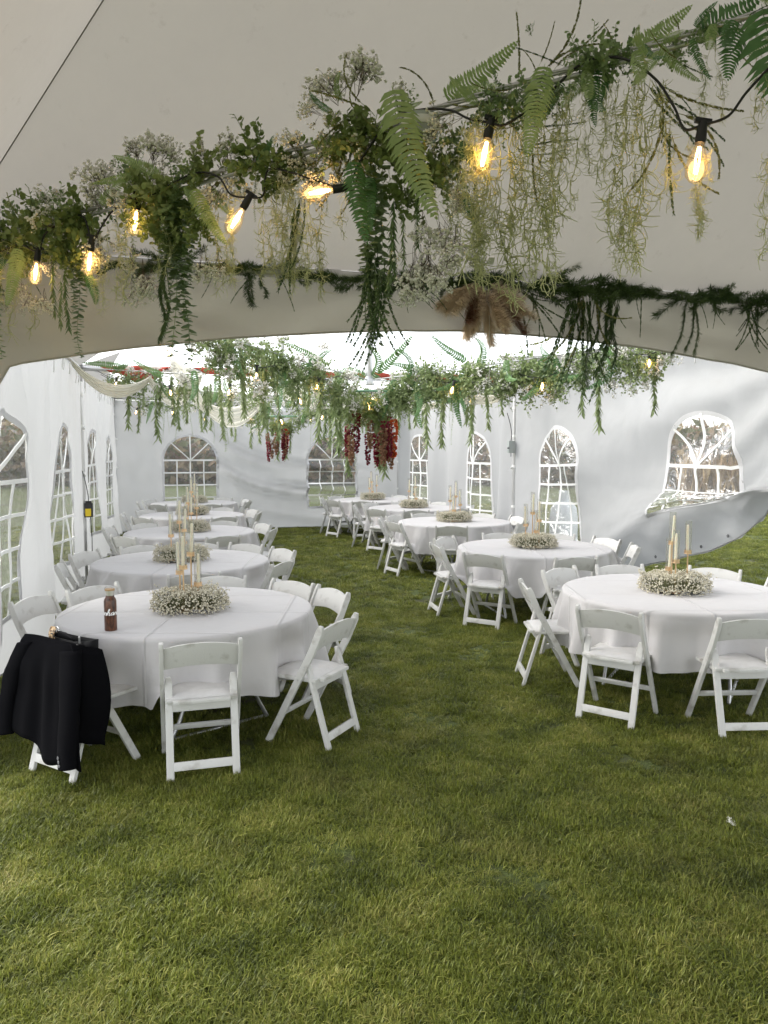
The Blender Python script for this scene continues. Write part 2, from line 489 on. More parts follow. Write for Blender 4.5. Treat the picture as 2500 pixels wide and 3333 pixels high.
P, S = [], []
def strip(y0, y1, dens, xl, xr, s0, s1):
    ys = np.linspace(y0, y1, max(2, int((y1 - y0) / .5) + 1))
    for a, b in zip(ys[:-1], ys[1:]):
        m = (a + b) / 2
        l, r_ = xl(m), xr(m)
        n = int((b - a) * (r_ - l) * dens)
        for _ in range(n):
            x, y = rng.uniform(l, r_), rng.uniform(a, b)
            v = noise.noise(Vector((x * 1.7, y * 1.7, 3.1)))
            if v < -.28 and rng.uniform() < min(.6, (-.28 - v) * 4): continue
            P.append((x, y, 0)); S.append(.82 * rng.uniform(s0, s1) * (1 + .45 * v))
strip(2.1, 5.0, 1300, lambda y: -.56 * y - .3, lambda y: .56 * y + .3, .38, .72)
strip(5.0, 9.0, 640, lambda y: -.54 * y, lambda y: .54 * y + .3, .45, .8)
strip(9.0, 18.5, 170, lambda y: -.5 * y + .2, lambda y: .56 * y + .2, .6, 1.0)
strip(18.5, 26.0, 25, lambda y: .1 * y, lambda y: .62 * y, 1.2, 1.8)
scatter('grass', P, S, 'short matted green lawn grass with yellowed patches under the tents')

# ------------------------------------------------------------------ tent layout
K = 1.0857
A15 = R(15.6)
E1 = Vector((math.cos(A15), math.sin(A15), 0))
E2 = Vector((-math.sin(A15), math.cos(A15), 0))
W = 6.1 * K
EAVE = 3.005
NL = Vector((-2.27 * K, 4.1 * K, 0)); NR = NL + E1 * W
FL = NL + E2 * W; FR = NR + E2 * W
BL = FL + E2 * W; BR = FR + E2 * W
CL = NL - E2 * W; CR = NR - E2 * W
UP = Vector((0, 0, 1))
def nz(x, y, z=0.0): return noise.noise(Vector((x, y, z)))
def smooth01(x):
    x = min(max(x, 0), 1); return x * x * (3 - 2 * x)

# frames: poles, eave beams, masts
pole_me = None
def pole_mesh(h):
    m = MB(); m.tube([(0, 0, 0.01), (0, 0, h)], .034, 14)
    return m.mesh('pole', M['alu'], smooth=.6)
foot_mb = MB(); foot_mb.box((0, 0, .006), (.16, .16, .012)); foot_mb.lathe([(.042, .012), (.042, .08)], 14)
foot_me = foot_mb.mesh('foot_plate', M['alu'], smooth=.6, bevel=.002)
fit_mb = MB(); fit_mb.box((0, 0, 0), (.11, .11, .16)); fit_mb.tube([(0, 0, -.16), (0, 0, -.06)], .042, 14)
fit_me = fit_mb.mesh('corner_fitting', simple('corner_steel', (.33, .33, .33), .5, .7), smooth=.6, bevel=.006)
strap_mb = MB()
strap_mb.lathe([(.037, -.022), (.041, -.02), (.041, .02), (.037, .022)], 14)
strap_mb.box((.06, .0, -.03), (.05, .004, .035), Matrix.Rotation(.5, 3, 'Y'))
strap_me = strap_mb.mesh('strap', M['strap'], smooth=.7)
pole_long = pole_mesh(EAVE - .06)

def add_pole(parent, p, rz):
    o = link('pole', pole_long, parent, p)
    link('foot_plate', foot_me, o)
    link('corner_fitting', fit_me, o, (0, 0, EAVE - .02), (0, 0, rz))
    for h in (.35, .95, 1.55, 2.15, 2.6):
        link('strap', strap_me, o, (0, 0, h + rng.uniform(-.08, .08)), (0, 0, rz + rng.uniform(-1, 1) + (0 if rng.uniform() < .5 else PI)))
    return o

def beam(parent, a, b, z=EAVE, r=.034):
    d = b - a
    m = MB()
    m.tube([d * (i / 8) for i in range(9)], r, 14)
    o = m.build('beam', M['alu'], parent, a + UP * z, smooth=.6)
    for t in (.33, .67):
        j = MB(); j.tube([d * (t - .012), d * (t + .012)], r + .006, 14)
        j.build('beam_joint', M['alu'], o, smooth=.6)
    return o

def frame(label, corners, beams, mast, mast_z0, mast_z1, origin):
    t = empty('tent_framework', origin, label=label, cat='tent frame', group='aluminium tent frames')
    for c in corners: add_pole(t, c - origin, A15)
    for a, b in beams: beam(t, a - origin, b - origin)
    if mast is not None:
        m = MB(); m.tube([(0, 0, 0), (0, 0, mast_z1 - mast_z0)], .038, 14)
        o = m.build('mast', M['alu'], t, mast - origin + UP * mast_z0, smooth=.6)
        b_ = MB(); b_.lathe([(.0, -.03), (.06, -.03), (.06, .03), (.04, .06)], 14)
        b_.build('mast_shoe', M['alu'], o, smooth=.6)
    return t
MID1, MID2, MID3 = (CL + NR) / 2, (NL + FR) / 2, (FL + BR) / 2
frame('aluminium frame of the nearest tent, its far beam wrapped with dark greenery', [NL, NR, CL, CR],
      [(NL, NR), (CL, NL), (CR, NR), (CL, CR)], MID1, 3.25, 6.55, NL)
frame('aluminium frame of the middle tent, pole with yellow-labelled black box', [FL, FR], [(FL, FR), (NL, FL), (NR, FR)], MID2, 2.62, 4.75, FL)
frame('aluminium frame of the farthest tent, poles at both back corners', [BL, BR], [(BL, BR), (FL, BL), (FR, BR)], MID3, 2.62, 4.75, BL)

# ------------------------------------------------------------------ canopies
def roof_point(c0, p, q, H, pw):
    """p,q in -1..1 over the square; height rises to the middle"""
    m = max(abs(p), abs(q))
    z = EAVE + .035 + H * (1 - m) ** pw
    P_ = c0 + E1 * (p * W / 2) + E2 * (q * W / 2)
    return Vector((P_.x, P_.y, z))
def roof_panel(c0, side, H, pw, n=60, t0=0.0, t1=1.0, wrinkle=.012, seed=0):
    """one triangular panel; t runs from eave (0) to peak (1)"""
    rows = []
    for i in range(n + 1):
        t = t0 + (t1 - t0) * i / n
        m = 1 - t
        row = []
        for j in range(n + 1):
            s = (2 * j / n - 1) * m
            p, q = {'far': (s, m), 'near': (-s, -m), 'right': (m, -s), 'left': (-m, s)}[side]
            P_ = roof_point(c0, p, q, H, pw)
            e = (1 - (s / m) ** 2) if m > 1e-6 else 0
            k = noise.noise(Vector((p * 2.2 + seed, q * 2.2, 4.2))) + .5 * noise.noise(Vector((p * 6 + seed, q * 6, 1.2)))
            P_.z += -(.10 * e * t * m) * 2.2 + wrinkle * k * e * min(1, t * 6) * 2 + (.016 * e * math.sin(s / max(m, .05) * 46 + 3 * nz(s * 4, seed)) * (.4 + nz(s * 3, seed + 9)) * math.exp(-t / .07) * min(1, t * 40) if wrinkle > .008 else 0)
            row.append(P_)
        rows.append(row)
    return rows
cano = empty('tent_canopy', MID1 + UP * EAVE, label='grey-beige opaque tent roof overhead with an arched valance', cat='tent canopy')
for sd in ('far', 'left', 'right', 'near'):
    m = MB(); m.grid([[p - cano.location for p in row] for row in roof_panel(MID1, sd, 3.45, 1.0, seed=hash(sd) % 1 + len(sd))])
    m.build('roof_panel', M['canopy'], cano, smooth=9)
# welded seams: hips and one lap seam across the far panel
def seam(parent, pts, w, nrm, mat, name='seam', off=-.006):
    m = MB(); rows = []
    for i, p in enumerate(pts):
        t = (pts[min(i + 1, len(pts) - 1)] - pts[max(i - 1, 0)]).normalized()
        s = t.cross(nrm).normalized()
        rows.append([p - s * w / 2, p - s * w / 2 + nrm * .002, p + s * w / 2 + nrm * .002, p + s * w / 2])
    m.grid(rows)
    return m.build(name, mat, parent, smooth=.6)
seam_mat = simple('seam_grey', (.22, .21, .19), .7)
def on_far(s, t):
    m_ = 1 - t
    P_ = roof_point(MID1, s * m_, m_, 3.45, 1.0)
    e = 1 - s * s
    p, q = s * m_, m_
    k = noise.noise(Vector((p * 2.2 + 3, q * 2.2, 4.2))) + .5 * noise.noise(Vector((p * 6 + 3, q * 6, 1.2)))
    P_.z += -(.10 * e * t * m_) * 2.2 + .012 * k * e * min(1, t * 6) * 2
    return P_
nfar = (E2 * -1 * .75 - UP * .66).normalized()
for sx in (-1, 1):
    m = MB(); m.tube([roof_point(MID1, sx * (1 - t / 20), 1 - t / 20, 3.45, 1.0) - cano.location - UP * .012 - E2 * .012 for t in range(0, 19)], .0035, 6)
    m.build('seam', seam_mat, cano, smooth=9)

def valance(parent, a, b, n_in, zc, drop_end, seed):
    """band hanging from the beam with an arched lower edge"""
    d = (b - a); L = d.length; d = d.normalized()
    N_, Mv = 90, 12
    rows = []
    for i in range(N_ + 1):
        s = L * i / N_
        low = zc - drop_end * abs((s - L / 2 + .08) / (L / 2)) ** 1.9
        if s < .3: low -= (.3 - s) * 1.6
        if s > L - .3: low -= (s - L + .3) * 1.6
        top = EAVE + .02
        row = []
        for j in range(Mv + 1):
            t = j / Mv
            z = top + (low - top) * t
            w = .035 * noise.noise(Vector((s * 2.5 + z * 2.5 + seed, z * 4, seed))) + .02 * noise.noise(Vector((s * 5, z * 9, seed + 5)))
            w += .02 * math.sin(s * 6 + 9 * t) * t * .4
            off = .045 * (1 - t) + w * min(1, t * 3)
            row.append(a + d * s - n_in * (.0 - .0) + n_in * off * -1 + UP * z - UP * 0)
        rows.append(row)
    m = MB(); m.grid([[p - parent.location for p in r_] for r_ in rows])
    v = m.build('valance', M['valance'], parent, smooth=9)
    h = MB()
    for r0, tk in ((1, .004),):
        h.tube([r_[-1] - parent.location + UP * .004 for r_ in rows], .007, 6)
    h.build('hem', M['valance'], v, smooth=9)
    return v
valance(cano, NL, NR, -E2, 1.9 + .722 * K, .385, 1.0)
valance(cano, CL, NL, E1, 1.9 + .722 * K, .40, 4.0)
valance(cano, CR, NR, -E1, 1.9 + .722 * K, .40, 8.0)

# clear-topped roofs of the middle and farthest tent: grey borders along the eaves, clear sheet above
M['cleartop'] = clear_mat('clear_roof_vinyl', (.985, .985, .985), gloss=.01, haze=.02, rough=.15, bump=.2, bscale=3, graze=.06)
M['border'] = fabric('border_vinyl', (.66, .65, .64), trans=.12, bump=.12)
def clear_roof(c0, H, name_label, sides):
    t = empty('clear_roof', c0 + UP * EAVE, label=name_label, cat='tent canopy', group='clear-topped tent roofs')
    for sd in ('far', 'near', 'left', 'right'):
        n = 20
        band = []
        rows = roof_panel(c0, sd, H, 1.0, n=n, t0=0, t1=.14, wrinkle=.004)
        if sd in sides:
            # the inner edge of the border runs in scallops
            for j in range(n + 1):
                s = 2 * j / n - 1
                k = .35 + .65 * abs(s) ** 1.5
                for i in range(n + 1):
                    rows[i][j] = rows[0][j] + (rows[-1][j] - rows[0][j]) * (i / n) * k * 1.15
            m = MB(); m.grid([[p - t.location - UP * .006 for p in r_] for r_ in rows]); m.build('border_panel', M['border'], t, smooth=9)
        m = MB(); m.grid([[p - t.location for p in r_] for r_ in roof_panel(c0, sd, H, 1.0, n=14, wrinkle=.006)])
        m.build('clear_panel', M['cleartop'], t, smooth=9)
    return t
clear_roof(MID2, 1.75, 'clear plastic roof of the middle tent letting in white sky', ('left', 'right'))
t3 = clear_roof(MID3, 1.75, 'clear plastic roof of the farthest tent with a drooping grey tip', ('left', 'right', 'far'))
# a drooping pointed gore of roof cloth between the two masts
m = MB(); rows = []
a_, b_ = MID2 + UP * (EAVE + .20), MID3 + UP * (EAVE + .9)
for i in range(31):
    t = i / 30
    top = a_.lerp(b_, t) + UP * (.35 + .5 * t)
    lo = .55 - .32 * abs(math.sin(PI * min(t / .45, 1) / 2 + (PI / 2 if t > .45 else 0))) if t <= .45 else .23 + .2 * (t - .45)
    lo = .12 + .62 * (1 - abs(t - .45) / .45) ** 1.6 if t < .45 else .12 + .62 * max(0, 1 - (t - .45) / .5) ** 1.3
    base = top - UP * (lo + .25)
    rows.append([top.lerp(base, j / 6) + E1 * (.12 * math.sin(j / 6 * 3 + t * 5) - .25 * (1 - j / 6)) - t3.location for j in range(7)])
m.grid(rows)
m.build('roof_gore', M['border'], t3, smooth=9)

# ------------------------------------------------------------------ side walls with arched windows
def arch_pt(a, hw, zc, ra):      # a from 0 (right spring) to pi
    return (hw * math.cos(a), zc + ra * math.sin(a))
WIN_HW, WIN_BAR, WIN_R, WIN_ROW = .60, 1.615, .57, .285
def sidewall(label, A_, d, n_in, fn, wins=(1.52 * K, 4.57 * K), L=W, spacing=.085, name='tent_sidewall', hems=None):
    """fn(u, h) -> (du, inward, z).  The sheet is cut for its windows, then folded through fn."""
    top = EAVE - .04
    wall = empty(name, A_, label=label, cat='tent wall', group='white vinyl tent side walls')
    def mp(u, h, extra=0.0):
        du, off, z = fn(u, h)
        p = d * (u + du) + n_in * (off + extra)
        return Vector((p.x, p.y, z))
    pts = [(0, 0)]
    nu, nh = int(L / spacing), int(top / spacing)
    bound = [(L * i / nu, 0) for i in range(nu)] + [(L, top * i / nh) for i in range(nh)] + \
            [(L - L * i / nu, top) for i in range(nu)] + [(0, top - top * i / nh) for i in range(nh)]
    verts = [Vector(p) for p in bound]
    edges = [(i, (i + 1) % len(bound)) for i in range(len(bound))]
    faces_in = []
    outlines = []
    for wc in wins:
        o = []
        for i in range(25): 
            x, z = arch_pt(PI * i / 24, WIN_HW, WIN_BAR, WIN_R); o.append((wc + x, z))
        for i in range(1, 13): o.append((wc - WIN_HW, WIN_BAR - WIN_ROW * 4 * i / 12))
        for i in range(1, 12): o.append((wc - WIN_HW + 2 * WIN_HW * i / 12, WIN_BAR - WIN_ROW * 4))
        for i in range(12): o.append((wc + WIN_HW, WIN_BAR - WIN_ROW * 4 + WIN_ROW * 4 * i / 12))
        outlines.append(o)
        b0 = len(verts); verts += [Vector(p) for p in o]
        edges += [(b0 + i, b0 + (i + 1) % len(o)) for i in range(len(o))]
    def inside(u, h, mg=0.0):
        for wc in wins:
            x = u - wc
            if abs(x) < WIN_HW + mg:
                if WIN_BAR - 4 * WIN_ROW - mg < h <= WIN_BAR: return True
                if h > WIN_BAR and (x / (WIN_HW + mg)) ** 2 + ((h - WIN_BAR) / (WIN_R + mg)) ** 2 < 1: return True
        return False
    for i in range(1, nu):
        for j in range(1, nh):
            u, h = L * i / nu, top * j / nh
            if j % 2: u = min(u + L / nu / 2, L - .02)
            near = inside(u, h, .03) and not inside(u, h, -.03)
            if not near: verts.append(Vector((u, h)))
    vo, eo, fo, *_ = delaunay_2d_cdt(verts, edges, [], 0, 1e-5)
    shell, panes = [], [[] for _ in wins]
    for f in fo:
        c = (vo[f[0]] + vo[f[1]] + vo[f[2]]) / 3
        if inside(c.x, c.y):
            k = min(range(len(wins)), key=lambda q: abs(wins[q] - c.x)); panes[k].append(f)
        else: shell.append(f)
    P3 = [mp(v.x, v.y) for v in vo]
    def sub(fs):
        ids = {}; V, F = [], []
        for f in fs:
            q = []
            for i in f:
                if i not in ids: ids[i] = len(V); V.append(P3[i])
                q.append(ids[i])
            F.append(tuple(q))
        return V, F
    m = MB(); m.add(*sub(shell)); m.build('wall_sheet', M['wall'], wall, smooth=9)
    def strip_obj(nm, pts2, w, parent, mat=M['trim'], e=.004):
        m = MB(); rows = []
        for i, (u, h) in enumerate(pts2):
            a, b = pts2[max(i - 1, 0)], pts2[min(i + 1, len(pts2) - 1)]
            tx, ty = b[0] - a[0], b[1] - a[1]; l = math.hypot(tx, ty) or 1
            sx, sy = -ty / l * w / 2, tx / l * w / 2
            rows.append([mp(u - sx, h - sy, -e), mp(u - sx, h - sy, e), mp(u + sx, h + sy, e), mp(u + sx, h + sy, -e)])
        m.grid(rows, closed=True)
        return m.build(nm, mat, parent, smooth=.7)
    for k, wc in enumerate(wins):
        m = MB(); m.add(*sub(panes[k]))
        win = m.build('window', M['pane'], wall, smooth=9)
        o = outlines[k]
        strip_obj('window_border', o + [o[0]], .05, win, M['seam'], .003)
        bt = WIN_BAR - 4 * WIN_ROW
        bw = .03
        def ln(a, b, n=18): return [(a[0] + (b[0] - a[0]) * i / n, a[1] + (b[1] - a[1]) * i / n) for i in range(n + 1)]
        for r_ in range(5 if False else 4):
            h = WIN_BAR - r_ * WIN_ROW
            strip_obj('window_bar', ln((wc - WIN_HW, h), (wc + WIN_HW, h)), .036 if r_ == 0 else .03, win)
        strip_obj('window_bar', ln((wc, bt), (wc, WIN_BAR + WIN_R), 30), bw, win, e=.0052)
        for sx in (-1, 1):
            strip_obj('window_bar', ln((wc + sx * WIN_HW * .5, bt), (wc + sx * WIN_HW * .5, WIN_BAR)), bw * .85, win, e=.0058)
            x, z = arch_pt(PI / 2 - sx * PI / 4, WIN_HW, WIN_BAR, WIN_R)
            strip_obj('window_bar', ln((wc, WIN_BAR), (wc + x, z)), bw * .9, win, e=.0064)
    # hem and the ties along the eave
    m = MB(); m.tube([mp(L * i / 60, .012, 0) for i in range(61)], .008, 5); m.build('hem', M['wall'], wall, smooth=9)
    for i in range(14):
        u = L * (i + .5) / 14
        m = MB(); q = mp(u, top, .02)
        l = .1 + .16 * rng.uniform()
        m.tube([q + UP * .05, q + n_in * .015, q - UP * l * .6 + n_in * .02, q - UP * l + n_in * .01 + d * rng.uniform(-.03, .03)], [.006, .012, .007, .006], 5)
        m.build('tie', M['strap'], wall, smooth=9)
    return wall

def gathers(u, h, amp=.02, seed=0):
    t = math.exp(-(EAVE - h) / .55)
    return amp * t * (math.sin(u * 2 * PI / .46 + 1.3 * nz(u * .8, seed)) + .6 * nz(u * 5, h * .6, seed))
def edge_pin(u, L=W): return smooth01(u / .35) * smooth01((L - u) / .35)
def wall_left2(u, h):
    lo = 1 - h / EAVE
    off = gathers(u, h, .022, 1) + edge_pin(u) * (.075 * nz(u * 1.6 + h * .5, h * .5, 2.2) + .055 * nz(u * 3.2 - h * 1.1, h * .9, 5.1) + .018 * nz(u * 9, h * 1.2, 8.8)
          + .13 * lo ** 2 * math.sin(u * 2.3 + .7) - .10 * lo)
    return (.015 * nz(u * 3, h * 3, 3), off, h + .02 * lo * (1 + nz(u, 3)))
def wall_left3(u, h):
    lo = 1 - h / EAVE
    off = gathers(u, h, .022, 3) + edge_pin(u) * (.06 * nz(u * 1.5 - h * .5, h * .6, 12.2) + .04 * nz(u * 3.5 + h * 1.3, h * 1.0, 15.1) + .016 * nz(u * 10, h * 1.5, 18)
          + .16 * lo ** 2 * math.sin(u * 2.0 + 2.2))
    return (.02 * nz(u * 3, h * 3, 13), off, h + .02 * lo)
def wall_back(u, h):
    lo = 1 - h / EAVE
    # long folds swinging from the upper middle down to the lower right
    x = (u - 2.0) / 2.6
    swing = smooth01((u - 1.9) / .8) * smooth01((6.2 - u) / 1.2)
    q = h - 1.9 + 1.25 * (1 - math.exp(-max(u - 1.9, 0) * .75))
    f = .5 * math.sin(q * 13 + 1.5 * nz(u * .7, q * 1.5, 4)) + .35 * math.sin(q * 22 + 2 * nz(u * .5, q, 9))
    band = math.exp(-((q - .15) / .8) ** 2)
    off = gathers(u, h, .016, 7) + edge_pin(u) * (.035 * nz(u * 1.1 + h, h * .8, 22) + .19 * swing * band * f + .014 * nz(u * 5, h * 3, 25) + .05 * lo * math.sin(u * 1.9)
          + .03 * math.sin((u * .9 + h * 1.3) * 7) * (1 - swing) * .45)
    return (.01 * nz(u * 2, h * 2, 23), off, h + .015 * lo)
def wall_right3(u, h):
    lo = 1 - h / EAVE
    off = gathers(u, h, .025, 11) + edge_pin(u) * (.10 * math.sin(u * 2 * PI / 1.25 + .6 * nz(h, u, 3)) * (.35 + lo * .8) + .03 * nz(u * 3.2 + h * .8, h * .6, 32) + .014 * nz(u * 9, h * 1.1, 35))
    return (.02 * nz(u * 2, h * 2, 33), off, h + .02 * lo)
HEM = [(0, .03), (1.2, .05), (2.0, .12), (2.8, .28), (3.6, .50), (4.5, .76), (5.1, .98), (5.3, 1.16), (5.55, 1.4), (6.0, 1.5), (6.7, 1.55)]
ZF = [(0, .5), (1.2, .52), (2.0, .6), (2.8, .78), (3.6, 1.02), (4.4, 1.26), (5.1, 1.39), (5.6, 1.5), (6.7, 1.62)]
def hem_at(u, tab=None):
    tab = tab or HEM
    for (a, b), (c, d_) in zip(tab[:-1], tab[1:]):
        if u <= c: return b + (d_ - b) * smooth01((u - a) / (c - a)) if c - a < .4 else b + (d_ - b) * (u - a) / (c - a)
    return tab[-1][1]
def wall_right2(u, h):
    """hoisted at its near end: the slack lower half folds over and hangs in a swag"""
    lo = 1 - h / EAVE
    hm = hem_at(u)
    ss = smooth01((hm - .06) / .55)
    zf = max(hem_at(u, ZF), hm + .05)
    lift = .09 * ss * smooth01((2.9 - h) / .8)
    hf, ht = .475, 1.34
    d_ = .20 * ss
    crumple = math.exp(-((u - 4.6) / .8) ** 2) * ss
    zt = ht + lift
    if zf > zt - .06: zt = zf + .06
    if h >= ht:
        z = h + lift if zt == ht + lift else zt + (h - ht) * (EAVE - .04 - zt) / (EAVE - .04 - ht)
        off0 = .0
    elif h >= hf:
        t = (ht - h) / (ht - hf)
        z = zt + (zf - zt) * t
        off0 = d_ * smooth01(t)
        off0 += crumple * .03 * math.sin(t * 26 + u * 5) * math.sin(PI * t)
        z += crumple * .016 * math.sin(t * 17 + u * 9) * math.sin(PI * t)
    else:
        k = (hf - h) / hf
        z = zf - k * (zf - hm)
        off0 = d_ * (1 - smooth01(k * 1.05)) - ss * .14 * k * k + .07 * ss * math.sin(u * 4.4 + k * 3.2) * math.sin(PI * min(1, k + .12)) + .03 * ss * math.sin(u * 9 - k * 6 + 1.5 * nz(u, k, 3)) * k ** .7
    if ss < 1: z = z * ss + (hm + h * (1 - hm / EAVE)) * (1 - ss)
    pull = math.atan2(z - 2.9, u - 6.6); rad = math.hypot(z - 2.9, u - 6.6)
    rays = .045 * math.sin(pull * 19 + .9 * nz(rad, pull, 2)) * smooth01(rad / 2) * smooth01((u - .8) / 1.5)
    q = z - hm * .75 - .35
    off = gathers(u, h, .018, 17) + edge_pin(u) * (off0 + rays + .05 * nz(u * .9, h * .9, 42) + .02 * nz(u * 3.0 + h * 2, h * 3, 44) + .008 * nz(u * 9, h * 8, 49)
          + .03 * ss * math.sin(q * 17 + 1.6 * nz(u, q, 6)) * math.exp(-((q - .15) / .5) ** 2) * smooth01((h - .3) / .4)) \
          + .07 * math.exp(-((u - 1.75) / .55) ** 2) * math.sin(h * 3.4 + u * 4.5) * smooth01(u / .5)
    du = .07 * math.exp(-((u - 1.9) / .45) ** 2) * math.sin(h * 4.2 + 1) + .012 * nz(u * 4, h * 4, 43)
    return (du, off, z)
sidewall('white tent wall nearest the brown bottle, tall arched windows seen edge-on', NL, E2, E1, wall_left2)
sidewall('white tent wall beyond the pole with the yellow-labelled box', FL, E2, E1, wall_left3)
sidewall('white back wall facing the entrance, long sagging folds between two arched windows', BL, E1, -E2, wall_back)
sidewall('white tent wall between back corner and pole with grey switch box', FR, E2, -E1, wall_right3)
wb = sidewall('white billowing tent wall with hoisted hem and crumpled clear window', FR, -E2, -E1, wall_right2, wins=(1.5, 4.57), spacing=.07)
ey = MB(); ey.tube([(.013 * math.cos(a * PI / 8), 0, .013 * math.sin(a * PI / 8)) for a in range(17)], .0045, 6)
ey_me = ey.mesh('eyelet', simple('eyelet_dark', (.06, .06, .06), .4, .8), smooth=9)
for u in (1.9, 2.9, 3.75, 4.45, 5.0):
    du, off, z = wall_right2(u, .07)
    link('eyelet', ey_me, wb, -E2 * (u + du) - E1 * (off + .012) + UP * z, (0, 0, A15 + PI / 2))

# ------------------------------------------------------------------ thicket and reeds beyond the lawn
def thicket(name, line, height, n, cols, label, size=(.1, .35), kind='stuff', upright=False, depth=3.0, seed=3):
    r = np.random.default_rng(seed)
    m = MB()
    line = [Vector((*p, 0)) for p in line]
    segs = [(a, b, (b - a).length) for a, b in zip(line[:-1], line[1:])]
    tot = sum(s[2] for s in segs)
    for i in range(n):
        t = r.uniform(0, tot)
        for a, b, l in segs:
            if t <= l: break
            t -= l
        p = a.lerp(b, t / l)
        nr = Vector((-(b - a).y, (b - a).x, 0)).normalized()
        p = p + nr * r.uniform(-.5, 1) * depth
        hh = height * (.72 + .35 * nz(p.x * .35, p.y * .35, 7) + .16 * nz(p.x * 1.3, p.y * 1.3, 2))
        z = hh * r.uniform(0, 1) ** .75
        s = r.uniform(*size)
        if upright:
            d = Vector((r.normal(0, .18), r.normal(0, .18), 1)).normalized(); z *= .6
            m.leaf((p.x, p.y, z), d, d.cross(Vector((r.normal(), r.normal(), .1))).normalized(), s * 4, s * .35, mi=int(r.integers(0, len(cols))))
        else:
            d = Vector((r.normal(), r.normal(), r.normal() * .8)).normalized()
            sd = d.orthogonal().normalized()
            m.leaf((p.x, p.y, z), d, sd, s, s * .6, mi=int((nz(p.x * .5, p.y * .5, z * .4) * .5 + .5 + r.normal(0, .2)) * len(cols)) % len(cols))
    o = m.build(name, cols)
    return tag(o, label, 'thicket', kind=kind)
ol = [leafmat('brush_' + str(i), c, tuple(x * 1.5 for x in c), .8, .2) for i, c in enumerate([(.10, .085, .05), (.17, .115, .07), (.075, .08, .035), (.2, .15, .085), (.14, .085, .06)])]
thicket('thicket', [(-34, 8), (-36, 30), (-16, 42), (4, 42), (16, 36), (22, 30)], 3.6, 42000, ol, 'brown autumn thicket beyond the lawn seen through the windows', size=(.25, .8), depth=6)
rd = [simple('reed_' + str(i), c, .8) for i, c in enumerate([(.28, .19, .10), (.36, .26, .14), (.2, .13, .07)])]
thicket('dry_reeds', [(9.5, 24.5), (13, 22.6), (18, 20.5)], 2.1, 5000, rd, 'dry tan reeds standing at the lawn edge outside the hoisted wall', size=(.12, .3), upright=True, depth=1.6, seed=5)

